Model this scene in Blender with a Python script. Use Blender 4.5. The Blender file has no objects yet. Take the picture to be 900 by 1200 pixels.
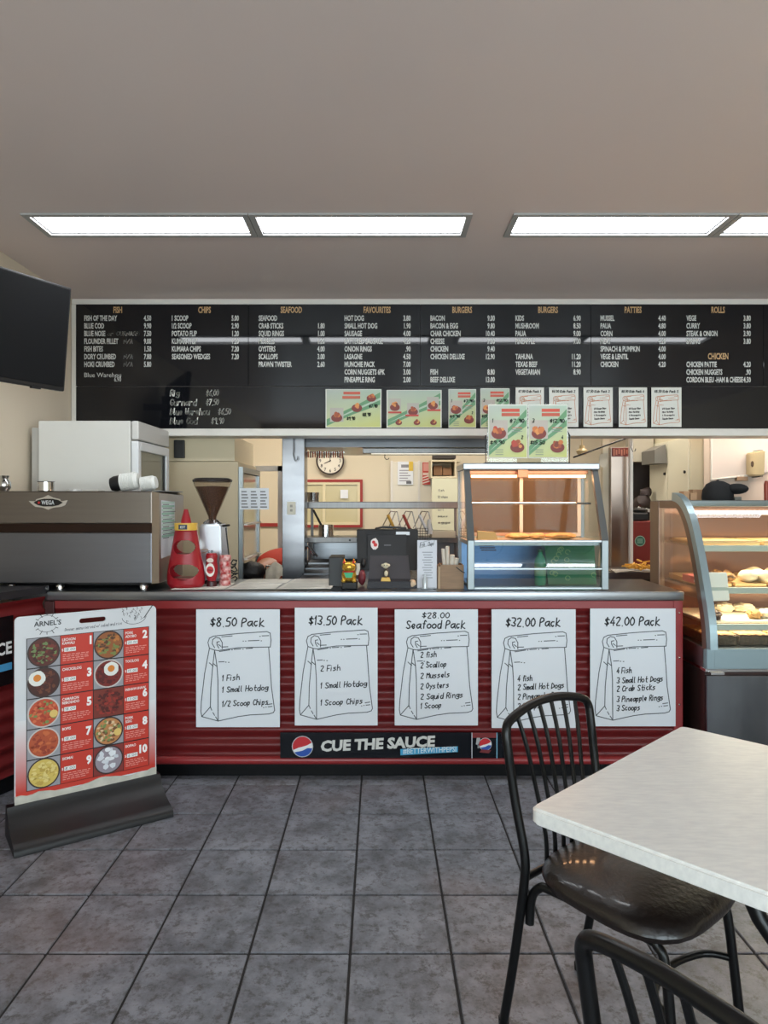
import bpy, bmesh, math, random
from mathutils import Vector, Matrix, noise
R = math.radians
random.seed(7)
C = bpy.context.scene.collection
sc = bpy.context.scene

# ------------------------------------------------------------------ camera, world, lights, exposure
FL, CX, CY, H = 825.0, 445.0, 588.0, 1.42        # focal length in px, vanishing point, eye height
cam_d = bpy.data.cameras.new('camera'); cam = bpy.data.objects.new('camera', cam_d); C.objects.link(cam)
cam.location = (0, 0, H); cam.rotation_euler = (R(90), 0, 0)
cam_d.sensor_fit = 'VERTICAL'; cam_d.sensor_height = 36; cam_d.sensor_width = 27; cam_d.lens = FL / 1200 * 36
cam_d.shift_x = 5 / 1200; cam_d.shift_y = -12 / 1200; cam_d.clip_start = 0.02
sc.camera = cam
sc.view_settings.view_transform = 'Standard'; sc.view_settings.look = 'None'
sc.view_settings.gamma = 1; sc.view_settings.use_curve_mapping = False
sc.view_settings.exposure = 0.0

w = bpy.data.worlds.new('sky'); sc.world = w; w.use_nodes = True
nt = w.node_tree; nt.nodes.clear()
wo = nt.nodes.new('ShaderNodeOutputWorld'); bg = nt.nodes.new('ShaderNodeBackground'); sk = nt.nodes.new('ShaderNodeTexSky')
sk.sky_type = 'NISHITA'; sk.sun_disc = False; sk.sun_elevation = R(35); sk.sun_rotation = R(120)
bg.inputs['Strength'].default_value = 0.16
nt.links.new(sk.outputs[0], bg.inputs[0]); nt.links.new(bg.outputs[0], wo.inputs[0])

def area(name, loc, rot, sx, sy, power, col, spread=180):
    l = bpy.data.lights.new(name, 'AREA'); l.shape = 'RECTANGLE'; l.size = sx; l.size_y = sy
    l.energy = power; l.color = col; l.spread = R(spread)
    o = bpy.data.objects.new(name, l); o.location = loc; o.rotation_euler = rot; C.objects.link(o); return o
# daylight coming in through the three shop windows behind the camera
for wx in (-1.05, 1.2, 3.4):
    area('window_daylight', (wx, -3.12, 1.45), (R(90), 0, 0), 1.9, 2.1, 108, (0.82, 0.92, 1.0))
# fluorescent battens on the kitchen ceiling
for lx, ly in ((-0.9, 6.2), (0.6, 6.0), (2.3, 5.6), (3.4, 5.2)):
    area('kitchen_batten_light', (lx, ly, 2.74), (0, 0, 0), 1.2, 0.12, 36, (1.0, 0.93, 0.82))

# ------------------------------------------------------------------ helpers
def X(px, Y): return (px - CX) * Y / FL
def Z(py, Y): return H - (py - CY) * Y / FL
def lin(c):
    return tuple(((v / 255) / 12.92 if v / 255 <= 0.04045 else (((v / 255) + 0.055) / 1.055) ** 2.4) for v in c) + (1.0,)

MATS = {}
def mat(name, col, rough=0.5, metal=0.0, var=0.0, scale=8.0, bump=0.0, bscale=60.0, stretch=None, emit=None, es=0.0, coat=0.0, spec=None, col2=None, detail=4.0):
    if name in MATS: return MATS[name]
    m = bpy.data.materials.new(name); m.use_nodes = True; MATS[name] = m
    n = m.node_tree; b = n.nodes['Principled BSDF']
    b.inputs['Base Color'].default_value = lin(col); b.inputs['Roughness'].default_value = rough; b.inputs['Metallic'].default_value = metal
    if spec is not None: b.inputs['Specular IOR Level'].default_value = spec
    if coat: b.inputs['Coat Weight'].default_value = coat; b.inputs['Coat Roughness'].default_value = 0.08
    if emit: b.inputs['Emission Color'].default_value = lin(emit); b.inputs['Emission Strength'].default_value = es
    if var or bump:
        tc = n.nodes.new('ShaderNodeTexCoord'); mp = n.nodes.new('ShaderNodeMapping'); n.links.new(tc.outputs['Object'], mp.inputs[0])
        if stretch: mp.inputs['Scale'].default_value = stretch
    if var:
        nz = n.nodes.new('ShaderNodeTexNoise'); nz.inputs['Scale'].default_value = scale; nz.inputs['Detail'].default_value = detail
        n.links.new(mp.outputs[0], nz.inputs['Vector'])
        rp = n.nodes.new('ShaderNodeValToRGB'); rp.color_ramp.elements[0].position = 0.3; rp.color_ramp.elements[1].position = 0.7
        base = lin(col); c2 = lin(col2) if col2 else tuple(v * (1 - var) for v in base[:3]) + (1,)
        rp.color_ramp.elements[0].color = c2; rp.color_ramp.elements[1].color = base
        n.links.new(nz.outputs['Fac'], rp.inputs[0]); n.links.new(rp.outputs[0], b.inputs['Base Color'])
    if bump:
        nb = n.nodes.new('ShaderNodeTexNoise'); nb.inputs['Scale'].default_value = bscale; nb.inputs['Detail'].default_value = 3
        n.links.new(mp.outputs[0], nb.inputs['Vector'])
        bp = n.nodes.new('ShaderNodeBump'); bp.inputs['Strength'].default_value = bump; bp.inputs['Distance'].default_value = 0.01
        n.links.new(nb.outputs['Fac'], bp.inputs['Height']); n.links.new(bp.outputs[0], b.inputs['Normal'])
    return m
def glass_mat(name, tint=(245, 250, 248), refl=1.0, rough=0.0):
    if name in MATS: return MATS[name]
    m = bpy.data.materials.new(name); m.use_nodes = True; MATS[name] = m
    n = m.node_tree; n.nodes.clear()
    o = n.nodes.new('ShaderNodeOutputMaterial'); mx = n.nodes.new('ShaderNodeMixShader')
    t = n.nodes.new('ShaderNodeBsdfTransparent'); g = n.nodes.new('ShaderNodeBsdfGlossy'); f = n.nodes.new('ShaderNodeFresnel')
    mu = n.nodes.new('ShaderNodeMath'); mu.operation = 'MULTIPLY'; mu.inputs[1].default_value = refl; mu.use_clamp = True
    t.inputs[0].default_value = lin(tint); g.inputs['Roughness'].default_value = rough; f.inputs[0].default_value = 1.5
    ge = n.nodes.new('ShaderNodeNewGeometry'); ma = n.nodes.new('ShaderNodeMath'); ma.operation = 'MULTIPLY_ADD'; ma.inputs[1].default_value = -(1.5-1/1.5); ma.inputs[2].default_value = 1.5
    n.links.new(ge.outputs['Backfacing'], ma.inputs[0]); n.links.new(ma.outputs[0], f.inputs[0])
    n.links.new(f.outputs[0], mu.inputs[0]); n.links.new(mu.outputs[0], mx.inputs[0])
    n.links.new(t.outputs[0], mx.inputs[1]); n.links.new(g.outputs[0], mx.inputs[2]); n.links.new(mx.outputs[0], o.inputs[0])
    return m
def print_mat(name='print', rough=0.45):
    if name in MATS: return MATS[name]
    m = bpy.data.materials.new(name); m.use_nodes = True; MATS[name] = m
    n = m.node_tree; b = n.nodes['Principled BSDF']; a = n.nodes.new('ShaderNodeVertexColor'); a.layer_name = 'Col'
    n.links.new(a.outputs[0], b.inputs['Base Color']); b.inputs['Roughness'].default_value = rough
    return m

class B:
    """collects shapes and links them as one mesh object"""
    def __init__(s, M=None): s.bm = bmesh.new(); s.M = M or Matrix()
    def _t(s, vs, M=None):
        T = s.M @ M if M is not None else s.M
        for v in vs: v.co = T @ v.co
        return vs
    def box(s, x0, y0, z0, x1, y1, z1, bev=0.0, M=None, seg=2):
        vs = bmesh.ops.create_cube(s.bm, size=1)['verts']
        cx, cy, cz = (x0+x1)/2, (y0+y1)/2, (z0+z1)/2
        for v in vs: v.co = Vector((cx + v.co.x*abs(x1-x0), cy + v.co.y*abs(y1-y0), cz + v.co.z*abs(z1-z0)))
        if bev:
            es = list({e for v in vs for e in v.link_edges})
            r = bmesh.ops.bevel(s.bm, geom=es, offset=bev, segments=seg, affect='EDGES', profile=0.5)
            vs = list({v for f in r['faces'] for v in f.verts} | {v for v in vs if v.is_valid})
            allv = set(vs)
            for v in list(allv):
                for e in v.link_edges: allv.add(e.other_vert(v))
            vs = list(allv)
        s._t(vs, M); return s
    def hexa(s, p):
        """eight corners: bottom four counter-clockwise, top four likewise"""
        v = [s.bm.verts.new(s.M @ Vector(q)) for q in p]
        for f in ((3,2,1,0),(4,5,6,7),(0,1,5,4),(1,2,6,5),(2,3,7,6),(3,0,4,7)): s.bm.faces.new([v[i] for i in f])
        return s
    def poly(s, pts):
        s.bm.faces.new([s.bm.verts.new(s.M @ Vector(p)) for p in pts]); return s
    def prism(s, pts, d):
        """polygon (3D pts) extruded along vector d"""
        d = Vector(d); a = [s.bm.verts.new(s.M @ Vector(p)) for p in pts]; b = [s.bm.verts.new(s.M @ (Vector(p)+d)) for p in pts]
        n = len(pts); s.bm.faces.new(a[::-1]); s.bm.faces.new(b)
        for i in range(n): s.bm.faces.new((a[i], a[(i+1) % n], b[(i+1) % n], b[i]))
        return s
    def tube(s, path, r, seg=8, cap=True, closed=False):
        P = [Vector(p) for p in path]; n = len(P); rings = []; up = None
        for i in range(n):
            if closed: t = (P[(i+1) % n] - P[i-1])
            else: t = P[min(i+1, n-1)] - P[max(i-1, 0)]
            if t.length < 1e-9: t = Vector((0, 0, 1))
            t.normalize()
            if up is None:
                up = Vector((0, 0, 1)) if abs(t.z) < 0.9 else Vector((1, 0, 0))
            u = up - t * up.dot(t)
            if u.length < 1e-4: u = t.orthogonal()
            u.normalize(); up = u; v = t.cross(u)
            rr = r[i] if isinstance(r, (list, tuple)) else r
            rings.append([s.bm.verts.new(s.M @ (P[i] + (u*math.cos(2*math.pi*k/seg) + v*math.sin(2*math.pi*k/seg))*rr)) for k in range(seg)])
        m = n if closed else n-1
        for i in range(m):
            a, b = rings[i], rings[(i+1) % n]
            for k in range(seg): s.bm.faces.new((a[k], a[(k+1) % seg], b[(k+1) % seg], b[k]))
        if cap and not closed: s.bm.faces.new(rings[0][::-1]); s.bm.faces.new(rings[-1])
        return s
    def lathe(s, prof, loc=(0,0,0), seg=24, M=None, cap=True):
        """profile of (radius, z) pairs turned about z"""
        T = Matrix.Translation(loc) @ (M or Matrix()); rings = []
        for r, z in prof:
            rings.append([s.bm.verts.new(s.M @ (T @ Vector((max(r,1e-4)*math.cos(2*math.pi*k/seg), max(r,1e-4)*math.sin(2*math.pi*k/seg), z)))) for k in range(seg)])
        for a, b in zip(rings, rings[1:]):
            for k in range(seg): s.bm.faces.new((a[k], a[(k+1) % seg], b[(k+1) % seg], b[k]))
        if cap: s.bm.faces.new(rings[0][::-1]); s.bm.faces.new(rings[-1])
        return s
    def blob(s, c, r, sub=2, amp=0.2, seed=0, freq=3.0):
        vs = bmesh.ops.create_icosphere(s.bm, subdivisions=sub, radius=1)['verts']
        r = r if isinstance(r, (tuple, list)) else (r, r, r)
        for v in vs:
            k = 1 + amp*noise.noise(v.co*freq + Vector((seed*3.1, seed, -seed)))
            v.co = Vector((c[0] + v.co.x*k*r[0], c[1] + v.co.y*k*r[1], c[2] + v.co.z*k*r[2]))
        s._t(vs); return s
    def grid(s, f, nu, nv, closed_u=False):
        g = [[s.bm.verts.new(s.M @ Vector(f(i/nu, j/nv))) for j in range(nv+1)] for i in range(nu+1)]
        for i in range(nu):
            for j in range(nv): s.bm.faces.new((g[i][j], g[i+1][j], g[i+1][j+1], g[i][j+1]))
        return s
    def build(s, name, m, parent=None, smooth=False, fix=True):
        if fix: bmesh.ops.recalc_face_normals(s.bm, faces=s.bm.faces)
        me = bpy.data.meshes.new(name); s.bm.to_mesh(me); s.bm.free(); me.materials.append(m)
        if smooth:
            me.polygons.foreach_set('use_smooth', [True]*len(me.polygons))
            try: me.set_sharp_from_angle(angle=R(42))
            except Exception: pass
        return link(name, me, parent)
def link(name, me, parent=None):
    o = bpy.data.objects.new(name, me); C.objects.link(o)
    if parent is not None:
        o.parent = parent; o.matrix_parent_inverse = root_inv(parent)
    return o
def root_inv(p):
    M = Matrix()
    q = p
    while q is not None:
        M = q.matrix_parent_inverse @ q.matrix_basis @ M if q.parent else q.matrix_basis @ M
        q = q.parent
    return M.inverted()
def tag(o, label=None, cat=None, group=None, kind=None):
    if label: o['label'] = label
    if cat: o['category'] = cat
    if group: o['group'] = group
    if kind: o['kind'] = kind
    return o
def thing(name, label, cat, loc=(0,0,0), rotz=0, group=None):
    o = bpy.data.objects.new(name, None); C.objects.link(o); o.empty_display_size = 0.1
    o.location = loc; o.rotation_euler = (0, 0, rotz); return tag(o, label, cat, group)
def struct(o): o['kind'] = 'structure'; return o
def dup(root, loc=None, rotz=None, label=None, parent=None):
    r = root.copy(); C.objects.link(r)
    if parent is not None: r.parent = parent
    if loc is not None: r.location = loc
    if rotz is not None: r.rotation_euler = (0, 0, rotz)
    if label: r['label'] = label
    for ch in list(root.children): dup(ch, parent=r)
    return r

# text: outlines of the built-in font turned into triangles, cached per string
_tc = {}
def glyphs(s, bold=0.0):
    key = (s, bold)
    if key in _tc: return _tc[key]
    cu = bpy.data.curves.new('t', 'FONT'); cu.body = s; cu.size = 1; cu.resolution_u = 2; cu.offset = bold; cu.fill_mode = 'FRONT'
    o = bpy.data.objects.new('t', cu); me = o.to_mesh()
    vs = [(v.co.x, v.co.y) for v in me.vertices]; fs = [tuple(p.vertices) for p in me.polygons]
    o.to_mesh_clear(); bpy.data.objects.remove(o); bpy.data.curves.remove(cu)
    _tc[key] = (vs, fs); return _tc[key]
_cv, _ = glyphs('H'); CAP = max(v[1] for v in _cv)

# single-stroke handwriting; x digit 0-6, y digit: 0 descender, 2 baseline, 6 x-height, 9 cap
SF = {
'A':"02 29 42,14 34",'B':"02 09 28 37 26 05,26 44 33 22 02",'C':"48 29 18 05 13 22 43",'D':"02 09 28 46 44 23 02",'E':"48 09 02 42,05 35",'F':"02 09 49,05 35",
'G':"48 29 07 04 22 43 45 25",'H':"02 09,42 49,05 46",'I':"12 19",'K':"02 09,49 05 42",'L':"09 02 42",'M':"02 09 25 49 42",'N':"02 09 42 49",'O':"29 07 04 22 44 47 29",
'P':"02 09 39 47 36 05",'Q':"29 07 04 22 44 47 29,33 51",'R':"02 09 39 47 36 05,25 42",'S':"48 29 08 16 35 43 22 03",'T':"09 49,29 22",'U':"09 03 22 43 49",'W':"09 12 26 32 49",'Y':"09 25 49,25 22",
'a':"46 26 05 03 22 45,46 43 52",'b':"09 02 23 34 36 26 04",'c':"36 16 04 13 22 33",'d':"46 16 04 12 32 45,49 42",'e':"04 34 36 16 04 13 22 33",'f':"48 39 28 22,16 36",'g':"46 16 05 13 33 46,46 41 20 01",
'h':"09 02,05 26 36 42",'i':"16 12,18 18",'k':"09 02,37 04 42",'l':"19 13 22",'m':"06 02,05 16 25 22,25 36 45 42",'n':"06 02,05 26 36 42",'o':"26 05 03 22 43 45 26",'p':"06 00,05 26 36 34 22 03",
'q':"46 16 04 12 33 46,46 40",'r':"06 02,04 16 36",'s':"36 16 05 34 33 12 02",'t':"29 23 32 42,16 46",'u':"06 03 12 32 46,46 42",'v':"06 22 46",'w':"06 12 25 32 46",'x':"06 42,02 46",'y':"06 24,46 10",
'0':"29 07 04 22 44 47 29",'1':"17 29 22",'2':"08 29 48 36 02 42",'3':"09 39 47 25,25 44 32 03",'4':"39 04 44,36 32",'5':"49 19 06 36 44 32 02",'6':"49 16 04 22 43 35 15",'7':"09 49 12",'8':"29 08 26 44 32 12 04 26 48 29",'9':"46 26 08 39 48 42",
'$':"47 28 07 25 44 23 04,29 22",'.':"22 22",'/':"02 49",'-':"15 45","'":"19 18",'#':"12 29,32 49,14 54,17 57",'%':"02 49,08 08,43 43"}

class Print:
    """flat print on a plane; o = lower left corner, ux/uy unit vectors, n = outward normal"""
    def __init__(s, o, ux=(1,0,0), uy=(0,0,1), n=(0,-1,0)):
        s.o, s.ux, s.uy, s.n = Vector(o), Vector(ux), Vector(uy), Vector(n); s.v = []; s.f = []; s.c = []; s.L = 0
    def pt(s, u, v): return s.o + s.ux*u + s.uy*v + s.n*(0.0005 + 0.00012*s.L)
    def poly(s, pts, col, cols=None):
        b = len(s.v); s.v += [s.pt(*p) for p in pts]; s.f.append(tuple(range(b, b+len(pts))))
        s.c.append([lin(c) for c in cols] if cols else [lin(col)]*len(pts))
    def rect(s, u0, v0, u1, v1, col, cols=None): s.poly([(u0,v0),(u1,v0),(u1,v1),(u0,v1)], col, cols)
    def up(s): s.L += 1
    def disc(s, u, v, r, col, ry=None, seg=20, a0=0, a1=2*math.pi, wob=0):
        ry = ry or r
        s.poly([(u+(1+wob*random.uniform(-1,1))*r*math.cos(a0+(a1-a0)*k/seg), v+(1+wob*random.uniform(-1,1))*ry*math.sin(a0+(a1-a0)*k/seg)) for k in range(seg)], col)
    def text(s, t, u, v, h, col, w=None, align='l', bold=0.0, sx=None, slant=0.0, rise=0.0):
        vs, fs = glyphs(t, bold)
        if not vs: return
        x0, x1 = min(p[0] for p in vs), max(p[0] for p in vs); k = h/CAP
        kx = w/(x1-x0) if w else k*(sx or 1)
        W = (x1-x0)*kx; off = {'l': 0, 'c': -W/2, 'r': -W}[align]
        b = len(s.v)
        for x, y in vs:
            uu = off + (x-x0)*kx + slant*y*k
            s.v.append(s.pt(u+uu, v+y*k+rise*uu))
        cl = lin(col)
        for f in fs: s.f.append(tuple(b+i for i in f)); s.c.append([cl]*len(f))
    def line(s, pts, wd, col):
        for (a, b), (c, d) in zip(pts, pts[1:]):
            dx, dy = c-a, d-b; l = math.hypot(dx, dy)
            if l < 1e-7: dx, dy, l = wd*0.5, 0, wd*0.5
            ex, ey = dx/l*wd*0.4, dy/l*wd*0.4; nx, ny = -dy/l*wd/2, dx/l*wd/2
            s.poly([(a-ex+nx, b-ey+ny), (a-ex-nx, b-ey-ny), (c+ex-nx, d+ey-ny), (c+ex+nx, d+ey+ny)], col)
    def hand(s, t, u, v, h, col, wd=None, w=None, sx=0.8, slant=0.12, rise=0.0, align='l'):
        k = h/7; wd = wd or h*0.13; adv = []; x = 0
        for ch in t:
            adv.append(x)
            x += 3.6 if ch == ' ' else (3.2 if ch in "il.'I1" else 5.6)
        kx = w/x if w else k*sx; off = -x*kx/2 if align == 'c' else 0
        rr = random.Random(len(t)*7+ord(t[0]))
        for ch, a in zip(t, adv):
            g = SF.get(ch)
            if not g: continue
            dy = rr.uniform(-.25, .25)
            for st in g.split(','):
                raw = [(int(p[0])-(1 if ch in "il.'I1" else 0), int(p[1])-2+dy) for p in st.split()]
                if len(raw) > 3:   # round the corners a little
                    q = [raw[0]]
                    for p0, p1 in zip(raw, raw[1:]):
                        q += [(p0[0]*.75+p1[0]*.25, p0[1]*.75+p1[1]*.25), (p0[0]*.25+p1[0]*.75, p0[1]*.25+p1[1]*.75)]
                    raw = q + [raw[-1]]
                pts = []
                for px, py in raw:
                    uu = off + (a+px)*kx + slant*py*k
                    pts.append((u+uu, v+py*k+rise*uu))
                s.line(pts, wd, col)
    def build(s, name, parent=None, m=None):
        me = bpy.data.meshes.new(name); me.from_pydata(s.v, [], s.f)
        ca = me.color_attributes.new('Col', 'FLOAT_COLOR', 'CORNER')
        flat = [x for f in s.c for c in f for x in c]; ca.data.foreach_set('color', flat)
        me.materials.append(m or print_mat()); return link(name, me, parent)

# ------------------------------------------------------------------ materials
ceil_m = mat('ceiling_paint', (222, 208, 203), 0.42, var=0.03, scale=1.2, spec=.35)
wall_m = mat('cream_wall_paint', (222, 208, 186), 0.7, var=0.03, scale=2)
kwall_m = mat('kitchen_cream_paint', (212, 201, 176), 0.6, var=0.04, scale=2)
white_m = mat('white_gloss_paint', (222, 218, 210), 0.4, var=0.04, scale=5)
enamel = mat('white_enamel', (218, 216, 210), 0.35, var=0.03, scale=4)
steel = mat('brushed_steel', (150, 153, 158), 0.3, 1.0, var=0.12, scale=5, stretch=(1, 8, 30), bump=0.02, bscale=40)
steel2 = mat('brushed_steel_dark', (118, 116, 115), 0.36, 1.0, var=0.15, scale=4, stretch=(25, 8, 1))
chrome = mat('chrome', (215, 215, 215), 0.1, 1.0)
alu = mat('aluminium', (160, 166, 168), 0.35, 0.9)
red_m = mat('red_painted_sheet', (150, 46, 48), 0.3, 0.0, var=0.12, scale=6, stretch=(1, 1, 3), bump=0.012, bscale=8)
black_m = mat('black_plastic', (24, 24, 26), 0.45)
black_gloss = mat('black_gloss', (14, 14, 17), 0.12)
board_m = mat('black_board_gloss', (20, 21, 25), 0.045, spec=0.5)
tubeblk = mat('black_powder_coat', (11, 11, 12), 0.3, bump=0.02, bscale=200, spec=.35)
paper_m = mat('white_paper', (226, 230, 236), 0.6)
glass = glass_mat('clear_glass'); glass_d = glass_mat('tinted_glass', (200, 205, 200), 1.4)
marble = None
def marble_mat():
    m = mat('white_marble_laminate', (238, 238, 234), 0.32, var=0.09, scale=9, stretch=(3, 12, 6), col2=(224, 224, 222), detail=12)
    return m

# ------------------------------------------------------------------ room shell
YB = 4.85; XW = -2.117; HC = 2.819; YK = 7.5; XR = 4.6; YF = -3.0
b = B(); b.box(XW-0.1, YF-0.1, -0.12, XR+0.1, YK+0.1, -0.006); struct(b.build('floor', mat('grout', (44, 42, 42), 0.8, var=0.3, scale=30)))
YN, YFf = 3.415, 3.70; kn = YN/FL
LIGHTS = [((a-CX)*kn, (c-CX)*kn) for a, c in ((25, 289), (292, 553), (603, 864), (867, 1130))]
b = B(); b.box(XW-0.1, YF-0.1, HC, XR+0.1, YN, HC+0.1); b.box(XW-0.1, YFf, HC, XR+0.1, YK+0.1, HC+0.1)
gx = [XW-.1]+[v for l in LIGHTS for v in l]+[XR+.1]
for i in range(0, len(gx), 2): b.box(gx[i], YN, HC, gx[i+1], YFf, HC+0.1)
struct(b.build('ceiling', ceil_m))
b = B(); b.box(XW-0.1, YF-0.1, -0.1, XW, YK+0.1, HC+.1); struct(b.build('wall_left', wall_m))
b = B(); b.box(XR, YF-0.1, -0.1, XR+0.1, YK+0.1, HC+.1); struct(b.build('wall_right', wall_m))
b = B(); b.box(XW, YK, -0.1, XR, YK+0.1, HC); struct(b.build('wall_back', kwall_m))
# shop front behind the camera: piers, sill, head and three windows
b = B()
b.box(XW, YF-0.1, 0, XR, YF, 0.35); b.box(XW, YF-0.1, 2.55, XR, YF, HC)
for x0, x1 in ((XW, -2.02), (-0.08, 0.23), (2.17, 2.43), (4.37, XR)): b.box(x0, YF-0.1, 0.35, x1, YF, 2.55)
struct(b.build('wall_front', wall_m))
for i, (x0, x1) in enumerate(((-2.02, -0.08), (0.23, 2.17), (2.43, 4.37))):
    b = B(); t = 0.05
    b.box(x0, YF-0.08, 0.35, x1, YF-0.02, 0.35+t); b.box(x0, YF-0.08, 2.55-t, x1, YF-0.02, 2.55)
    b.box(x0, YF-0.08, 0.35+t, x0+t, YF-0.02, 2.55-t); b.box(x1-t, YF-0.08, 0.35+t, x1, YF-0.02, 2.55-t)
    o = struct(b.build('window_%d' % (i+1), alu))
    g = B(); g.poly([(x0+t, YF-0.05, 0.4), (x1-t, YF-0.05, 0.4), (x1-t, YF-0.05, 2.5), (x0+t, YF-0.05, 2.5)]); g.build('pane', glass, o)

# floor tiles: each a bevelled piece sharing one mesh, laid over the grout bed
def tile_material():
    m = bpy.data.materials.new('slate_tile'); m.use_nodes = True; n = m.node_tree; bs = n.nodes['Principled BSDF']
    tc = n.nodes.new('ShaderNodeTexCoord'); oi = n.nodes.new('ShaderNodeObjectInfo'); ad = n.nodes.new('ShaderNodeVectorMath'); ad.operation = 'ADD'
    geo = n.nodes.new('ShaderNodeNewGeometry'); sc3 = n.nodes.new('ShaderNodeVectorMath'); sc3.operation = 'SCALE'; sc3.inputs[3].default_value = 37.0
    n.links.new(oi.outputs['Random'], sc3.inputs[0]); n.links.new(geo.outputs['Position'], ad.inputs[0]); n.links.new(sc3.outputs[0], ad.inputs[1])
    n1 = n.nodes.new('ShaderNodeTexNoise'); n1.inputs['Scale'].default_value = 7; n1.inputs['Detail'].default_value = 9; n1.inputs['Roughness'].default_value = .72
    n2 = n.nodes.new('ShaderNodeTexNoise'); n2.inputs['Scale'].default_value = 30; n2.inputs['Detail'].default_value = 12; n2.inputs['Roughness'].default_value = .78
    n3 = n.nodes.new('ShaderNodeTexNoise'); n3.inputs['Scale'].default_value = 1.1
    for q in (n1, n2): n.links.new(ad.outputs[0], q.inputs['Vector'])
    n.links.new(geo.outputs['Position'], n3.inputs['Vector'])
    r1 = n.nodes.new('ShaderNodeValToRGB'); e = r1.color_ramp.elements
    e[0].position = .34; e[0].color = lin((82, 83, 88)); e[1].position = .62; e[1].color = lin((134, 137, 146))
    r2 = n.nodes.new('ShaderNodeValToRGB'); e = r2.color_ramp.elements; e[0].position = .40; e[0].color = (1, 1, 1, 1); e[1].position = .50; e[1].color = (0, 0, 0, 1)
    mx = n.nodes.new('ShaderNodeMixRGB'); mx.inputs['Color2'].default_value = lin((66, 62, 62)); sc2 = n.nodes.new('ShaderNodeMath'); sc2.operation = 'MULTIPLY'; sc2.inputs[1].default_value = .8
    n.links.new(n1.outputs['Fac'], r1.inputs[0]); n.links.new(n2.outputs['Fac'], r2.inputs[0]); n.links.new(r2.outputs[0], sc2.inputs[0])
    n.links.new(sc2.outputs[0], mx.inputs[0]); n.links.new(r1.outputs[0], mx.inputs['Color1'])
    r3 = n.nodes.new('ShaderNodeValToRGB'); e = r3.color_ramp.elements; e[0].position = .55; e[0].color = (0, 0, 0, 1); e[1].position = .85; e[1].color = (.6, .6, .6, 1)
    m2 = n.nodes.new('ShaderNodeMixRGB'); m2.inputs['Color2'].default_value = lin((136, 108, 98)); n.links.new(n3.outputs['Fac'], r3.inputs[0])  # broad brown tint, painted in for the warm glow on the floor
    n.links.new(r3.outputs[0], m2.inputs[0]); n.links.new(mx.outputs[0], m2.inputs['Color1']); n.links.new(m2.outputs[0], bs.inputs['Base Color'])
    bs.inputs['Roughness'].default_value = 0.42
    bp = n.nodes.new('ShaderNodeBump'); bp.inputs['Strength'].default_value = .35; bp.inputs['Distance'].default_value = .006
    n.links.new(n1.outputs['Fac'], bp.inputs['Height']); n.links.new(bp.outputs[0], bs.inputs['Normal'])
    MATS['slate_tile'] = m; return m
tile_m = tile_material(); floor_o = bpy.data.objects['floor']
TX, TY, X0, Y0 = .3185, .3302, -.093, 3.535
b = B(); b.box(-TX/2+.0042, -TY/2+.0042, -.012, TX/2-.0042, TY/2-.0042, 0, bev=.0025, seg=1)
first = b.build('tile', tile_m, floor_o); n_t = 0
for j in range(-1, 8):
    for i in range(-7, 11):
        x, y = X0 + (i+.5)*TX, Y0 - (j+.5)*TY
        if x-TX/2 < XW: continue
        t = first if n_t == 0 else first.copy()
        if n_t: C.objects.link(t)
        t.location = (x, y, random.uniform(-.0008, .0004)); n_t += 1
b = B()
for j in range(-13, 20):
    for i in range(-7, 15):
        if -1 <= j < 8 and -7 <= i < 11: continue
        x, y = X0 + (i+.5)*TX, Y0 - (j+.5)*TY
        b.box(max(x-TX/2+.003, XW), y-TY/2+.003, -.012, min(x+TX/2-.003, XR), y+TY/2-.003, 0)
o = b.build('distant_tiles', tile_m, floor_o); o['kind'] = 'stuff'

# bulkhead over the servery and its white trims
b = B(); b.box(XW, YB, Z(511, YB)+.0, XR, YB+.16, HC); bulk = struct(b.build('bulkhead', ceil_m))
zb0, zb1, zt = Z(511, YB), Z(503, YB), Z(358, YB)
b = B(); b.box(X(89, YB), YB-.045, zb0-.003, XR, YB+.17, zb1, .004); struct(b.build('trim_1', white_m))
b = B(); b.box(X(86, YB), YB-.03, zt, XR, YB, Z(352, YB), .004); struct(b.build('trim_2', white_m))
b = B(); b.box(X(85.5, YB), YB-.03, zb1, X(91, YB), YB, zt, .004); struct(b.build('trim_3', white_m))

# troffers
diff_m = mat('light_diffuser', (255, 255, 255), 0.6, emit=(247, 251, 255), es=12)
fr_m = mat('troffer_frame', (168, 167, 165), 0.5)
def troffer(x0, x1, label):
    t = thing('ceiling_light', label, 'ceiling light', ((x0+x1)/2, (YN+YFf)/2, HC), group='recessed ceiling lights')
    f, g, h = .026, .028, .008
    def ring(z, zt, o, i):
        b = B(); b.box(x0-o, YN-o, z, x1+o, YN+i, zt); b.box(x0-o, YFf-i, z, x1+o, YFf+o, zt); b.box(x0-o, YN+i, z, x0+i, YFf-i, zt); b.box(x1-i, YN+i, z, x1+o, YFf-i, zt); return b
    ring(HC-.009, HC-.0005, .004, f).build('rim', fr_m, t)
    b = B()   # sloping reflector sides up to the diffuser
    lo = [(x0+.003, YN+.003), (x1-.003, YN+.003), (x1-.003, YFf-.003), (x0+.003, YFf-.003)]; up = [(x0+g, YN+g), (x1-g, YN+g), (x1-g, YFf-g), (x0+g, YFf-g)]
    for k in range(4):
        p, q, u, v = lo[k], lo[(k+1) % 4], up[(k+1) % 4], up[k]; b.poly([(*p, HC), (*q, HC), (*u, HC+h), (*v, HC+h)])
    b.build('reflector', mat('reflector_grey', (150, 150, 152), .5), t)
    b = B(); b.box(x0+.004, YN+.004, HC+h, x1-.004, YFf-.004, HC+h+.006); b.build('diffuser', diff_m, t)
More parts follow.
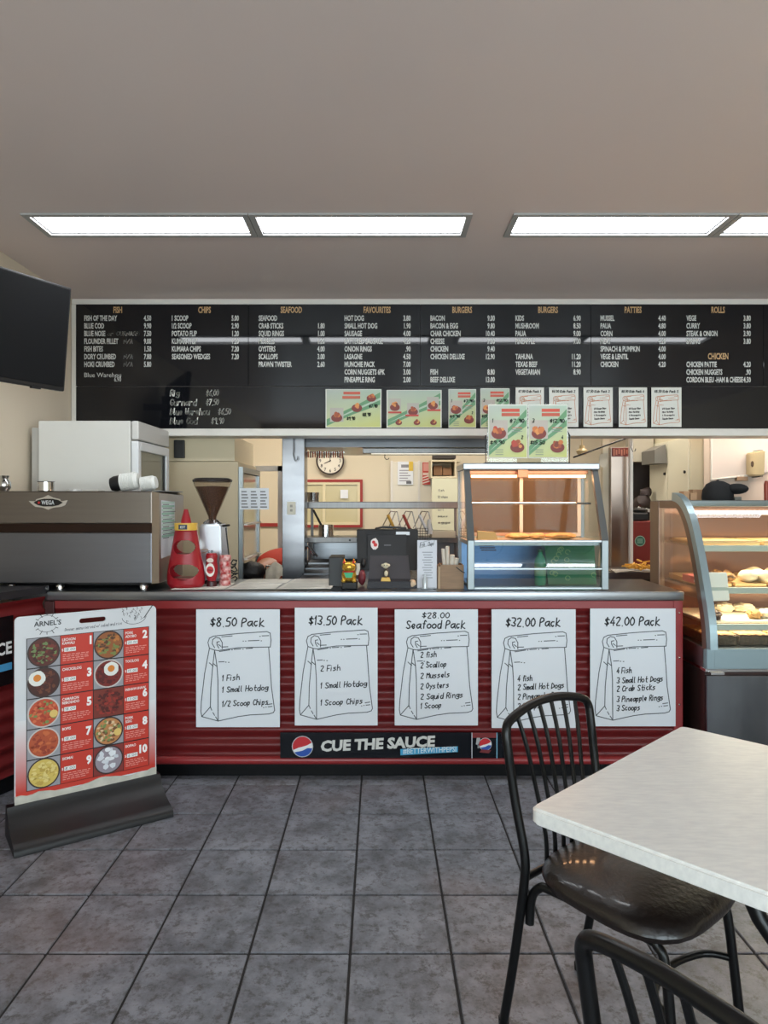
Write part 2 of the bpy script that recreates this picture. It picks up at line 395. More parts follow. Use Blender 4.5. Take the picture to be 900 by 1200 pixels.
for a, c, lb in ((25, 289, 'recessed strip ceiling light at the far left, above the hanging screen'), (292, 553, 'recessed strip ceiling light in the middle, above the pasta and hot dog list'),
                 (603, 864, 'recessed strip ceiling light above the patties column of the menu board'), (867, 1130, 'recessed strip ceiling light cut off by the right edge of the photo')):
    troffer((a-CX)*kn, (c-CX)*kn, lb)

# ------------------------------------------------------------------ menu board
YM = YB-.03
bd = thing('menu_board', 'long glossy black wall menu board with white price columns', 'menu board', (0.9, YM, Z(430, YM)))
kb = YB/FL
def bx(p): return (p-CX)*kb
def bz(p): return H-(p-CY)*kb
xs = [91, 292, 492, 691, 892, 1092]
for i in range(5):
    b = B(); b.box(bx(xs[i])+.001, YM, bz(453.2), bx(xs[i+1])-.001, YB, zt-.001, .001, seg=1); b.build('board_panel', board_m, bd)
b = B(); b.box(bx(91), YM+.006, zb1, bx(1092), YB, bz(453.8)); b.build('lower_panel', board_m, bd)
P = Print((0, YM-.001, 0)); P.L = 2
WH = (205, 205, 200); GO = (196, 158, 112)
cols = [
 ('FISH', 140, 101, 179, [('FISH OF THE DAY','4.50'),('BLUE COD','9.90'),('BLUE NOSE','7.50'),('FLOUNDER FILLET','9.00'),('FISH BITES','1.50'),('DORY CRUMBED','7.80'),('HOKI CRUMBED','5.80')]),
 ('CHIPS', 241, 203, 281, [('1 SCOOP','5.00'),('1/2 SCOOP','2.90'),('POTATO FLIP','1.20'),('KUMARA FLIP','1.20'),('KUMARA CHIPS','7.20'),('SEASONED WEDGES','7.20')]),
 ('SEAFOOD', 342, 304, 381, [('SEAFOOD',''),('CRAB STICKS','1.80'),('SQUID RINGS','1.00'),('MUSSELS','1.20'),('OYSTERS','4.00'),('SCALLOPS','3.00'),('PRAWN TWISTER','2.60')]),
 ('FAVOURITES', 442, 404, 481, [('HOT DOG','3.80'),('SMALL HOT DOG','1.90'),('SAUSAGE','4.00'),('BATTERED SAUSAGE','4.20'),('ONION RINGS','.90'),('LASAGNE','4.50'),('MUNCHIE PACK','7.00'),('CORN NUGGETS 6PK','3.00'),('PINEAPPLE RING','2.00')]),
 ('BURGERS', 541, 504, 579, [('BACON','9.00'),('BACON & EGG','9.80'),('CHAR CHICKEN','10.40'),('CHEESE','7.80'),('CHICKEN','9.40'),('CHICKEN DELUXE','12.90'),('',''),('FISH','8.80'),('BEEF DELUXE','13.00')]),
 ('BURGERS', 641, 603, 679, [('KIDS','6.90'),('MUSHROOM','8.50'),('PAUA','9.00'),('PINEAPPLE','9.00'),('',''),('TAHUNA','11.20'),('TEXAS BEEF','11.20'),('VEGETARIAN','8.90')]),
 ('PATTIES', 740, 702, 778, [('MUSSEL','4.40'),('PAUA','4.80'),('CORN','4.00'),('MEAT','4.20'),('SPINACH & PUMPKIN','4.00'),('VEGE & LENTIL','4.00'),('CHICKEN','4.20')]),
 ('ROLLS', 839, 802, 877, [('VEGE','3.80'),('CURRY','3.80'),('STEAK & ONION','3.90'),('SPRING','3.80')])]
for hd, hx, nx, pr, rows in cols:
    P.text(hd, bx(hx), bz(368), 6.8*kb, GO, align='c', sx=.56, bold=.03)
    for i, (a, p) in enumerate(rows):
        y = bz(377.2+8.95*i)
        if a: P.text(a, bx(nx), y, 5.9*kb, WH, sx=.56, bold=.03)
        if p: P.text(p, bx(pr), y, 5.9*kb, WH, align='r', sx=.58, bold=.03)
P.text('CHICKEN', bx(839), bz(422), 6.8*kb, GO, align='c', sx=.56, bold=.03)
for i, (a, p) in enumerate((('CHICKEN PATTIE','4.20'),('CHICKEN NUGGETS','.90'),('CORDON BLEU -HAM & CHEESE','4.50'))):
    y = bz(431+8.95*i); P.text(a, bx(802), y, 5.9*kb, WH, sx=.53, bold=.03); P.text(p, bx(877), y, 5.9*kb, WH, align='r', sx=.58, bold=.03)
P.text('Blue Warehou', bx(101), bz(443), 5.2*kb, WH, w=43*kb); P.text('6.90', bx(144), bz(448), 5*kb, WH, align='r', sx=.66, bold=.016)
P.build('price_lettering', bd, print_mat('board_print', .5))
CH = (150, 148, 142)
def chalk(*jobs):
    P = Print((0, YM-.001, 0)); P.L = 2
    for a, k in jobs: P.hand(*a, **k)
    P.build('chalk_line', bd, print_mat('board_print', .5))
chalk((('or GURNARD', bx(128), bz(394.5), 4.5*kb, CH, .006), dict(w=38*kb)))
for y in (403.5, 421.5, 430.3): chalk((('N/A', bx(147), bz(y), 5*kb, (112,110,106), .006), dict(w=11*kb)))
for i, (a, p, xe) in enumerate((('Rig','$6.00',243),('Gurnard','$7.50',243),('Blue Warehou','$6.50',257),('Blue Cod','$9.90',249))):
    y = bz(465+10.8*i); cc = (222,220,212)
    chalk(((a, bx(201), y, 7.2*kb, cc, .0075), dict(sx=.78 if i != 2 else .72))); chalk(((p, bx(xe), y+.002, 6.6*kb, cc, .0065), dict(sx=.62)))

# ------------------------------------------------------------------ paper packs
BAG = [((128,215),(122,190),(128,172),(145,163),(250,152),(370,144),(384,150),(388,180),(385,209)), ((165,224),(250,212),(385,209)), ((182,216),(182,190),(172,172),(155,168),(142,178),(140,195),(150,212)),
 ((168,214),(160,200),(160,188),(170,186)), ((176,206),(166,198)), ((128,215),(108,320),(94,440),(92,480),(96,503)), ((96,503),(165,522)), ((165,522),(250,503),(300,496),(380,492),(398,486),(403,476)), ((378,212),(384,290),(390,380),(403,476)),
 ((150,222),(160,290),(164,350),(165,522)), ((150,222),(142,290),(134,380),(132,462)), ((128,214),(150,222),(165,224)), ((132,462),(96,503)), ((132,462),(138,476)), ((143,486),(150,498)), ((154,504),(162,517)),
 ((128,276),(144,290)), ((146,280),(158,290)), ((168,272),(190,271)), ((196,273),(199,273)), ((208,274),(211,274)), ((170,228),(214,221)), ((222,221),(225,221)), ((232,219),(260,217)), ((268,218),(271,218)), ((283,216),(310,214)),
 ((270,184),(272,184)), ((280,184),(282,184)), ((292,183),(338,181)), ((346,183),(348,183)), ((340,164),(343,164)), ((350,162),(378,161)), ((180,166),(224,162)), ((180,209),(206,208)), ((356,465),(358,465)), ((366,463),(368,463)), ((376,462),(392,460)), ((372,452),(392,449))]
def bag(P, W, Hh, col, wd):
    for st in BAG: P.line([((x-72)/353*W, (1-(y-50)/498)*Hh) for x, y in st], wd, col)
YP = 3.616
def poster(px0, px1, py0, py1, title, items, label, Y=YP-.012, tilt=0.0):
    x0, x1, z0, z1 = X(px0, Y), X(px1, Y), Z(py1, Y), Z(py0, Y); W, Hh = x1-x0, z1-z0
    t = thing('pack_poster', label, 'poster', ((x0+x1)/2, Y, z0), group='hand-lettered pack posters on the counter front')
    # paper hangs with slight waves
    b = B(); ph = random.random()*6
    b.box(x0, Y-.002, z0, x1, Y-.0008, z1)
    b.build('paper', paper_m, t)
    P = Print((x0, Y-.0025, z0)); ink = (38, 42, 48)
    bag(P, W, Hh, (66, 72, 80), .0042)
    P.up()
    if len(title) == 1: P.hand(title[0], W*.5, Hh*.855, Hh*.072, ink, .0064, w=W*.66, align='c', slant=.1)
    else:
        P.hand(title[0], W*.5, Hh*.925, Hh*.048, ink, .0048, w=W*.34, align='c'); P.hand(title[1], W*.5, Hh*.835, Hh*.068, ink, .006, w=W*.72, align='c')
    for tx, v, w_ in items: P.hand(tx, W*.31, Hh*v, Hh*.047, ink, .0046, w=W*w_, rise=.05)
    P.build('drawing', t)
poster(230, 328, 714, 852, ['$8.50 Pack'], [('1 Fish', .395, .22), ('1 Small Hotdog', .295, .56), ('1/2 Scoop Chips', .175, .56)], 'leftmost white bag poster on the counter, with three lines ending in half scoop chips')
poster(345.5, 442.5, 712, 850, ['$13.50 Pack'], [('2 Fish', .46, .25), ('1 Small Hotdog', .315, .57), ('1 Scoop Chips', .17, .52)], 'white bag poster second from the left, three widely spaced lines, above the cola roundel')
poster(462.5, 560, 714, 850, ['$28.00', 'Seafood Pack'], [('2 fish', .585, .2), ('2 Scallop', .495, .32), ('2 Mussels', .405, .36), ('2 Oysters', .315, .35), ('2 Squid Rings', .225, .52), ('1 Scoop', .145, .26)], 'middle white bag poster headed Seafood Pack with six lines')
poster(576, 674.5, 714, 853, ['$32.00 Pack'], [('4 fish', .395, .18), ('2 Small Hot Dogs', .32, .56), ('2 Pineapple Rings', .24, .57), ('2 Scoops', .16, .27)], 'white bag poster partly hidden behind the black chair back')
poster(691.5, 791.5, 713, 851, ['$42.00 Pack'], [('4 Fish', .45, .18), ('3 Small Hot Dogs', .365, .55), ('2 Crab Sticks', .295, .46), ('3 Pineapple Rings', .205, .55), ('3 Scoops', .13, .28)], 'rightmost white bag poster at the end of the counter, with five lines')

def kids(px0, px1, py0, py1, title, label):
    Y = YM-.004; x0, x1, z0, z1 = bx(px0), bx(px1), bz(py1), bz(py0); W, Hh = x1-x0, z1-z0
    t = thing('kids_pack_sheet', label, 'sign', ((x0+x1)/2, Y, z0), group='small kids pack sheets on the menu board')
    b = B(); b.box(x0, Y-.002, z0, x1, Y, z1); b.build('paper', mat('sheet_paper', (214, 214, 206), .55), t)
    P = Print((x0, Y-.0025, z0)); bag(P, W, Hh, (196, 132, 96), .0035)
    P.hand(title, W*.5, Hh*.87, Hh*.06, (60,60,60), .004, w=W*.8, align='c')
    for i, s in enumerate(('1/2 Scoop Chips', 'Mini Hotdog', '1 Pineapple', 'Tomato Sauce')): P.hand(s, W*.36, Hh*(.44-.085*i), Hh*.04, (90,84,80), .003, w=W*(.42-.05*(i % 2)), rise=.05)
    P.build('drawing', t)
for a, c, n_, pr, w_ in ((603, 636, '1', '$7.00', 'small white bag sheet mostly hidden behind the pop-up signs'), (642, 676, '2', '$6.00', 'small white bag sheet just right of the pop-up signs, its corner covered'), (682, 716, '3', '$7.50', 'middle of the five small white bag sheets on the menu board'), (723, 756, '4', '$8.00', 'small white bag sheet second from the right on the menu board'), (761, 796, '5', '$8.50', 'rightmost small white bag sheet on the menu board')):
    kids(a, c, 455, 501, f'{pr} Kids Pack {n_}', w_)

# photo menus on the board: green and yellow swooshes with pictures of fried food
def food(P, u, v, r, seed, back=None):
    rr = random.Random(seed)
    if back: P.rect(u-r*1.2, v-r*1.0, u+r*1.2, v+r*1.5, back); P.up()
    P.disc(u, v-r*.3, r, (120, 40, 30), ry=r*.75); P.up()
    for k in range(9):
        a = rr.uniform(0, 6.28); d = rr.uniform(0, .65)*r
        P.disc(u+d*math.cos(a), v+d*.6*math.sin(a)+r*.15, r*rr.uniform(.22, .42), rr.choice([(196,110,50),(160,72,34),(214,140,70),(178,60,40),(120,50,26)]), seg=7, wob=.2); P.up()
def promo(px0, px1, py0, py1, wide, seed, label, Y=YM-.004, name='photo_menu_sheet', root=None, wd=None):
    x0, x1, z0, z1 = X(px0, Y+.034 if wd is None else Y), X(px1, Y+.034 if wd is None else Y), Z(py1, Y+.034 if wd is None else Y), Z(py0, Y+.034 if wd is None else Y)
    W, Hh = x1-x0, z1-z0
    t = root or thing(name, label, 'sign', ((x0+x1)/2, Y, z0), group='colour photo menu sheets on the menu board')
    b = B(); b.box(x0, Y-.002, z0, x1, Y, z1); sh = b.build('sheet', mat('sheet_paper', (214, 214, 206), .55), t)
    P = Print((x0, Y-.0025, z0)); G = (98, 146, 104); Yl = (196, 198, 112)
    P.rect(W*.02, Hh*.02, W*.98, Hh*.98, None, [(190,196,140), Yl, (164,184,168), (172,180,172)]); P.up()
    P.poly([(W*.02, Hh*.22), (W*.02, Hh*.05), (W*.5, Hh*.35), (W*.98, Hh*.6), (W*.98, Hh*.92), (W*.6, Hh*.62)], G)
    P.up(); P.poly([(W*.02, Hh*.12), (W*.5, Hh*.42), (W*.98, Hh*.72), (W*.98, Hh*.78), (W*.5, Hh*.47)], (170, 190, 170)); P.up()
    rr = random.Random(seed)
    if wide:
        spots = [(.2,.3,.1),(.56,.55,.095),(.82,.8,.085)] if seed % 2 else [(.15,.58,.09),(.48,.46,.09),(.84,.62,.09)]
        for i, (u, v, r) in enumerate(spots): food(P, W*u, Hh*v, W*r, seed+i, (176,170,160) if i == 0 or seed % 2 == 0 else None)
        if seed % 2:
            P.rect(W*.32, Hh*.86, W*.62, Hh*.93, (196,84,60)); P.rect(W*.3, Hh*.75, W*.62, Hh*.82, (190,92,66)); P.up()
            for s, u, v in (('$9.90', .46, .2), ('$8.90', .74, .3), ('$7.90', .86, .52)): P.hand(s, W*u-.03, Hh*v, Hh*.08, (50,60,50), .005, w=W*.15)
        else:
            for u, v in ((.15,.38),(.46,.3),(.86,.44)): P.rect(W*(u-.12), Hh*v, W*(u+.12), Hh*(v+.05), (190,60,50)); P.up()
            for u in (.22, .55, .85): food(P, W*u, Hh*.16, W*.06, seed+9)
    else:
        P.rect(W*.34, Hh*.86, W*.8, Hh*.92, (196,74,52)); P.rect(W*.34, Hh*.78, W*.8, Hh*.84, (186,82,60)); P.up()
        food(P, W*.27, Hh*.5, W*.19, seed, (180,170,160)); food(P, W*.74, Hh*.24, W*.18, seed+3)
        P.hand('1' if seed < 20 else '3', W*.1, Hh*.66, Hh*.07, (40,50,40), .004); P.hand('2' if seed < 20 else '4', W*.84, Hh*.36, Hh*.06, (40,50,40), .004)
        for s, u, v in (('$9.90' if seed < 20 else '$15.50', .05, .26), ('$7.90' if seed < 20 else '$12.90', .55, .66)): P.hand(s, W*u, Hh*v, Hh*.065, (30,44,36), .0045, w=W*.38)
        for k in range(3): P.rect(W*.18, Hh*(.06+.045*k), W*.38, Hh*(.072+.045*k), (120,130,120)); P.rect(W*.6, Hh*(.56-.035*k), W*.86, Hh*(.572-.035*k), (200,90,80) if k == 0 else (130,140,130))
    P.build('print', sh if root else t); return t
promo(382, 447, 457, 502, True, 5, 'wide green and yellow photo sheet with three dishes, leftmost on the menu board')
promo(453, 517, 458, 502, True, 4, 'wide green and yellow photo sheet with red captions under its pictures')
promo(525, 557, 457, 502, False, 11, 'narrow green photo sheet between the wide sheet and the pop-up signs')
promo(562, 596, 456, 502, False, 23, 'narrow green photo sheet half hidden behind the pop-up signs')

# ------------------------------------------------------------------ servery counter
YC = 3.616; XL, XRt = -1.70, 1.556; ZT = .96
ct = thing('service_counter', 'long service counter faced in red horizontal corrugated sheet', 'counter', (0, YC+.3, 0))
def corr(x0, y0, x1, y1, z0, z1, mb, amp=.010, pitch=.0783, nseg=8):
    """corrugated sheet standing between two floor points, ribs horizontal"""
    dx, dy = x1-x0, y1-y0; l = math.hypot(dx, dy); nx, ny = dy/l, -dx/l
    n = int((z1-z0)/pitch*nseg)
    def f(u, v):
        z = z0+(z1-z0)*v; a = amp*math.cos(2*math.pi*(z1-z)/pitch)
        return (x0+dx*u+nx*a, y0+dy*u+ny*a, z)
    mb.grid(f, 1, n)
Zk = Z(896, YC)
b = B(); corr(XL+.03, YC+.014, XRt-.04, YC+.014, Zk+.03, ZT-.09, b); bmesh.ops.solidify(b.bm, geom=b.bm.faces[:], thickness=.001); b.build('corrugated_panel', red_m, ct, smooth=True)
b = B(); b.box(XL+.03, YC, ZT-.09, XRt, YC+.03, ZT-.048, .003); b.build('top_rail', red_m, ct)
b = B(); b.tube([(XL+.03, YC+.012, Zk+.02), (XRt-.02, YC+.012, Zk+.02)], .022, 12); b.build('bottom_rail', red_m, ct, smooth=True)
b = B(); b.box(XRt-.048, YC-.004, Zk, XRt, YC+.03, ZT-.048, .003); b.box(XRt-.012, YC+.03, Zk, XRt, YC+.62, ZT-.048); b.build('end_post', red_m, ct)
for zz in (.85, .62, .38, .2):
    b = B(); b.lathe([(.005, 0), (.005, .002), (.002, .004)], M=Matrix.Translation((XRt-.018, YC-.004, zz)) @ Matrix.Rotation(R(90), 4, 'X'), seg=10); b.build('screw', chrome, ct)
b = B(); b.box(XL-.02, YC-.006, Zk-.02, XL+.03, YC+.05, ZT-.05, .004); b.build('corner_post', mat('dark_red_post', (70, 26, 28), .4), ct)
b = B(); b.box(XL, YC+.035, 0, XRt-.002, YC+.06, Zk-.0); b.build('kickboard', mat('black_kickboard', (10, 10, 13), .35, var=.4, scale=12, spec=.25), ct)
b = B(); b.box(XL+.03, YC+.06, 0, XRt-.015, YC+.1, ZT-.05); b.build('carcass', mat('dark_board', (60, 40, 38), .6), ct)
wt = thing('steel_worktop', 'stainless steel worktop with folded front edge on the red counter', 'worktop', (0, YC+.3, ZT-.04))
b = B(); b.box(X(58, YC)-.01, YC-.012, ZT-.048, XRt+.004, YC+.575, ZT, .006, seg=3); b.box(XW+.006, YC+.036, ZT-.048, X(58, YC)-.011, YC+.575, ZT-.0005); b.build('top', steel, wt, smooth=True)

# angled return counter on the left
rc = thing('return_counter', 'shorter angled red corrugated counter at the left edge of the photo', 'counter', (-1.9, 3.1, 0))
dx, dy = -.35, -.94; T1 = 1.04; ax, ay = -1.725, YC; cx_, cy_ = ax+dx*T1, ay+dy*T1
b = B(); corr(cx_, cy_, ax, ay, Zk+.02, .935, b); bmesh.ops.solidify(b.bm, geom=b.bm.faces[:], thickness=.001); b.build('corrugated_panel', red_m, rc, smooth=True)
b = B(); b.prism([(ax-.03, ay, 0), (cx_-.02, cy_+.05, 0), (cx_-.02, cy_+.15, 0), (ax-.06, ay+.03, 0)], (0, 0, Zk)); b.build('kickboard', MATS['black_kickboard'], rc)
b = B(); b.prism([(ax+.012, ay-.01, .95), (ax+.012, ay+.03, .95), (XW+.004, ay+.03, .95), (XW+.004, cy_-.03, .95)][::-1], (0, 0, .036)); b.build('worktop', mat('dark_worktop', (34, 33, 36), .35), rc)
# black drinks banner on the return counter
bn = thing('drinks_banner', 'black banner end lettered SAUCE on the angled left counter', 'banner', (-1.86, 3.3, .6))
u = Vector((-dx, -dy, 0)).normalized(); nn = Vector((u.y, -u.x, 0)); t0 = .205*1.003; o0 = Vector((ax, ay, -.08))-u*t0+nn*.016
b = B(); p = [o0-u*.62+Vector((0,0,.62)), o0+Vector((0,0,.62)), o0+Vector((0,0,.95)), o0-u*.62+Vector((0,0,.95))]; b.prism(p, nn*.004); b.build('board', black_gloss, bn)
P = Print(o0-u*.62+Vector((0,0,.62))+nn*.005, u, (0,0,1), nn); P.text('CUE THE SAUCE', .61, .15, .055, (230,230,230), align='r', bold=.03, sx=.9); P.up(); P.rect(.3, .07, .61, .105, (70,150,200)); P.build('lettering', bn)

# cue the sauce banner on the main counter
x0, x1, z0, z1 = X(329, YP), X(598, YP), Z(887, YP), Z(857, YP)
bn = thing('sauce_banner', 'long black banner lettered CUE THE SAUCE along the counter foot', 'banner', ((x0+x1)/2, YP-.02, z0))
b = B(); b.box(x0, YP-.02, z0, x1, YP-.012, z1, .001); b.build('board', mat('banner_black', (14, 16, 23), .2, spec=.25), bn)
P = Print((x0, YP-.0205, z0)); W, Hh = x1-x0, z1-z0; kp = YP/FL
def cola(P, u, v, r):
    P.disc(u, v, r*1.08, (190,190,196)); P.up(); P.disc(u, v, r, (235,235,238)); P.up()
    pts = [(u+r*math.cos(a), v+r*math.sin(a)) for a in [R(22)+R(178)*k/16 for k in range(17)]]
    P.poly(pts+[(u-r*.4, v-r*.12), (u, v-.02*r), (u+r*.45, v+.12*r)][0:3], (196,34,44))
    pts = [(u+r*math.cos(a), v+r*math.sin(a)) for a in [R(215)+R(135)*k/16 for k in range(17)]]
    P.poly(pts+[(u+r*.5, v-.15*r), (u, v-.42*r), (u-r*.4, v-.5*r)], (34,80,170)); P.up()
cola(P, 26*kp, Hh*.46, 11.5*kp)
P.text('CUE THE SAUCE', 47*kp, Hh*.28, 11.5*kp, (214,214,210), w=133*kp, bold=.045, rise=.045, slant=.06)
P.poly([(140*kp, .12*Hh), (207*kp, .25*Hh), (207*kp, .47*Hh), (140*kp, .36*Hh)], (64,160,206)); P.up()
P.text('#BETTERWITHPEPSI', 143*kp, Hh*.18, 6*kp, (220,235,240), w=62*kp, bold=.01, rise=.04)
P.rect(223*kp, 0, 223.8*kp, Hh, (220,220,230)); P.rect(252*kp, 0, 253*kp, Hh, (130,190,220)); P.rect(224*kp, Hh*.8, 252*kp, Hh, (120,32,34)); P.up()
P.poly([(228*kp, Hh*.55), (231*kp, Hh*.5), (234*kp, Hh*.55), (233*kp, Hh*.8), (229*kp, Hh*.8)], (170,170,174)); P.rect(230*kp, Hh*.4, 232*kp, Hh*.55, (150,150,150))
cola(P, 239*kp, Hh*.55, 7*kp); P.poly([(232*kp, .24*Hh), (243*kp, .2*Hh), (246*kp, .32*Hh), (235*kp, .36*Hh)], (110,30,34))
P.build('print', bn)

# ------------------------------------------------------------------ television
tvY = 3.65; al = R(62)
tx, tz = X(84.7, tvY), Z(337.8, tvY)
tv = thing('television', 'black flat screen television on the left wall near the ceiling', 'television', (tx-.22, tvY-.41, tz-.5))
dv = Vector((-math.cos(al), -math.sin(al), 0)); nv = Vector((math.sin(al), -math.cos(al), 0))  # along screen (left), outward
down = (-nv*math.sin(R(6)) - Vector((0,0,1))*math.cos(R(6))); nv2 = dv.cross(down); nv2.normalize()
if nv2.dot(nv) < 0: nv2 = -nv2
Lh, Lw = .535, .94; tr = Vector((tx, tvY, tz))
MT = Matrix((( -dv.x, -nv2.x, -down.x, 0), (-dv.y, -nv2.y, -down.y, 0), (-dv.z, -nv2.z, -down.z, 0), (0,0,0,1))); MT.translation = tr+dv*Lw+down*Lh   # local x along width, y into set, z up
b = B(MT); b.box(0, .004, 0, Lw, .045, Lh, .006); b.box(.1, .045, .05, Lw-.1, .08, Lh-.12, .01); b.build('housing', black_m, tv)
b = B(MT); b.box(.012, 0, .022, Lw-.012, .005, Lh-.012, .001); b.build('screen', mat('tv_screen', (24, 25, 27), .5, spec=.12), tv)
b = B(MT); b.box(Lw-.19, .0, -.008, Lw-.14, .02, .002, .001); b.build('sensor', black_m, tv)
c = tr+dv*Lw*.5+down*Lh*.5-nv2*.08
b = B(); b.box(c.x-.05, c.y-.05, c.z-.1, c.x+.05, c.y+.05, c.z+.1); b.box(XW, c.y+.02, c.z-.03, c.x, c.y+.06, c.z+.03); b.build('wall_bracket', black_m, tv)

# ------------------------------------------------------------------ pavement sign
sg = thing('pavement_sign', 'freestanding red and white Filipino dish menu sign in a black base', 'sign board', (-1.25, 3.1, 0))
L0 = Vector((-1.546, 2.98, 0)); ux = Vector((.486, .346, 0)).normalized(); nf = Vector((ux.y, -ux.x, 0)); SW, SZ0, SZ1 = .60, .125, .93; SH = SZ1-SZ0
MS = Matrix(((ux.x, -nf.x, 0, L0.x), (ux.y, -nf.y, 0, L0.y), (0, 0, 1, SZ0), (0, 0, 0, 1)))   # local x right, y back, z up
b = B(MS); hu0, hu1, hz0, hz1 = SW*.43, SW*.62, SH-.052, SH-.030
outer = []
r_ = .02
for cx0, cz0, a0 in ((SW-r_, r_, -90), (SW-r_, SH-r_, 0), (r_, SH-r_, 90), (r_, r_, 180)):
    for k in range(5): a = R(a0+22.5*k); outer.append((cx0+r_*math.cos(a), cz0+r_*math.sin(a)))
hr = (hz1-hz0)/2; hole = []
for cx0, a0 in ((hu1-hr, -90), (hu0+hr, 90)):
    for k in range(7): a = R(a0+30*k); hole.append((cx0+hr*math.cos(a), (hz0+hz1)/2+hr*math.sin(a)))
vo = [b.bm.verts.new((x, 0, z)) for x, z in outer]; vh = [b.bm.verts.new((x, 0, z)) for x, z in hole]
es = [b.bm.edges.new((q[i], q[(i+1) % len(q)])) for q in (vo, vh) for i in range(len(q))]
g = bmesh.ops.triangle_fill(b.bm, edges=es, use_beauty=True)
fs = [f for f in b.bm.faces]
ex = bmesh.ops.extrude_face_region(b.bm, geom=fs); bmesh.ops.translate(b.bm, verts=[v for v in ex['geom'] if isinstance(v, bmesh.types.BMVert)], vec=(0, .012, 0))
for v in b.bm.verts: v.co = MS @ v.co
b.build('panel', mat('sign_white', (214, 216, 220), .4, var=.05, scale=6), sg)
P = Print(L0+Vector((0,0,SZ0)), ux, (0,0,1), nf)
RD = (196, 58, 44); WT = (222, 222, 224)
def V(v): return SH*(1-v)
P.rect(.004, V(.93), SW-.004, V(.55), None, [RD, RD, WT, WT]); P.up()
P.rect(.004, V(.955), SW-.004, V(.928), RD)
P.rect(SW*.075, V(.93), SW*.945, V(.118), (30, 22, 22)); P.up()
dish = [('LECHON','KAWALI','18.00'),('PORK','ADOBO','25.00'),('CHICKSILOG','','15.00'),('TOCILOG','','15.00'),('CAMARON','REBOSADO','18.00'),('INIHAW-IHAW','','13.00'),('BOPIS','','18.00'),('PORK','SISIG','18.00'),('SIOMAI','','8.00'),('SIOPAO','','4.00')]
pal = [[(90,40,32),(120,50,40),(70,34,26),(110,130,80)],[(150,90,50),(190,120,60),(90,60,40),(120,130,70)],[(70,34,26),(90,40,30),(110,60,40)],[(120,40,34),(90,30,28)],[(190,80,50),(210,110,70),(170,60,40),(120,140,80)],[(110,34,30),(80,30,26),(150,50,40)],[(180,84,50),(200,104,60),(150,60,40)],[(190,130,80),(220,190,150),(120,80,50),(120,140,80)],[(212,186,96),(190,160,76),(226,206,130)],[(230,232,236),(214,216,222),(200,204,212)]]
cw = [(.08, .298, .302, .526), (.532, .748, .752, .94)]
for k in range(10):
    cI, rI = k % 2, k//2; v0, v1 = .118+.1624*rI+.003, .118+.1624*(rI+1)-.003
    a0, a1, c0, c1 = [q*SW for q in cw[cI]]
    P.L = 3; P.rect(a0, V(v1), a1, V(v0), (150,150,156) if k not in (5, 9) else ((120,50,40) if k == 5 else (130,50,46))); P.rect(c0, V(v1), c1, V(v0), RD)
    P.up(); um, vm = (a0+a1)/2, (V(v0)+V(v1))/2; rr = random.Random(k+40)
    if k != 5:
        P.disc(um, vm, (a1-a0)*.495, (196,190,186) if k in (3,4,6) else (58,40,36), seg=28); P.up(); P.disc(um, vm, (a1-a0)*.45, pal[k][0] if k != 9 else (150,140,150), seg=28); P.up()
    for q in range(80 if k not in (9,) else 14):
        a = rr.uniform(0, 6.28); d = (a1-a0)*.38*math.sqrt(rr.random())
        sq = 1.15 if k == 5 else 1
        P.disc(um+d*math.cos(a)*sq, vm+d*math.sin(a)*sq, (a1-a0)*rr.uniform(.035, .085)*(1.6 if k == 9 else 1), rr.choice(pal[k]), ry=(a1-a0)*rr.uniform(.03, .07)*(1.5 if k == 9 else 1), seg=7, wob=.25)
        if q % 6 == 0: P.up()
    P.up()
    if k in (2, 3):
        ou = -.2 if k == 2 else .08
        P.disc(um+ou*(a1-a0), vm+.02, (a1-a0)*.25, (228,228,222), seg=16, wob=.05); P.up(); P.disc(um+ou*(a1-a0), vm+.022, (a1-a0)*.12, (214,130,50), seg=12); P.up()
    if k in (4, 7): P.disc(um+.3*(a1-a0), vm-.01, (a1-a0)*.13, (222,190,110), seg=12); P.up()
    n1, n2, pr = dish[k]
    P.text(n1, c0+.006, V(v0)-.024, .0115, (240,235,232), sx=.82, bold=.02)
    if n2: P.text(n2, c0+.006, V(v0)-.040, .0115, (240,235,232), sx=.82, bold=.02)
    P.text(str(k+1), c1-.006, V(v0)-.048-(.012 if k > 1 else 0), .034, (245,240,238), align='r', sx=.85, bold=.05)
    py = V(v0)-.066; P.text('$', c0+.004, py-.002, .011, (240,235,232)); P.rect(c0+.014, py-.006, c0+.062, py+.012, (230,230,228)); P.up()
    P.hand(pr, c0+.018, py-.002, .010, (50,50,60), .0014, w=.042)
    for q in range(4):
        e = c0+.008
        while e < c1-.02-(.03 if q == 3 else 0):
            l = rr.uniform(.008, .022); P.rect(e, py-.020-.0085*q, min(e+l, c1-.008), py-.0165-.0085*q, (226,150,140)); e += l+.004
P.L = 6
P.text("ARNEL'S", SW*.215, V(.058), .020, (40,40,44), align='c', sx=1.0, bold=.02)
for a in range(0, 360, 30):
    r1, r2 = (.036, .046) if a % 60 else (.034, .05); ca, sa = math.cos(R(a)), math.sin(R(a))
    if abs(sa) < .3: continue
    P.line([(SW*.21+r1*ca*1.1, V(.048)+r1*sa), (SW*.21+r2*ca*1.1, V(.048)+r2*sa)], .0028, (60,60,64))
for s0 in (35, 215): P.line([(SW*.21+.042*math.cos(R(s0+q*11)), V(.048)+.036*math.sin(R(s0+q*11))) for q in range(11)], .0018, (60,60,64))
P.hand('Dinner menu served w/ salad and rice', SW*.33, V(.098), .014, (70,72,84), .0014, w=SW*.41, rise=.02)
bx0, bv0 = SW*.83, V(.065)
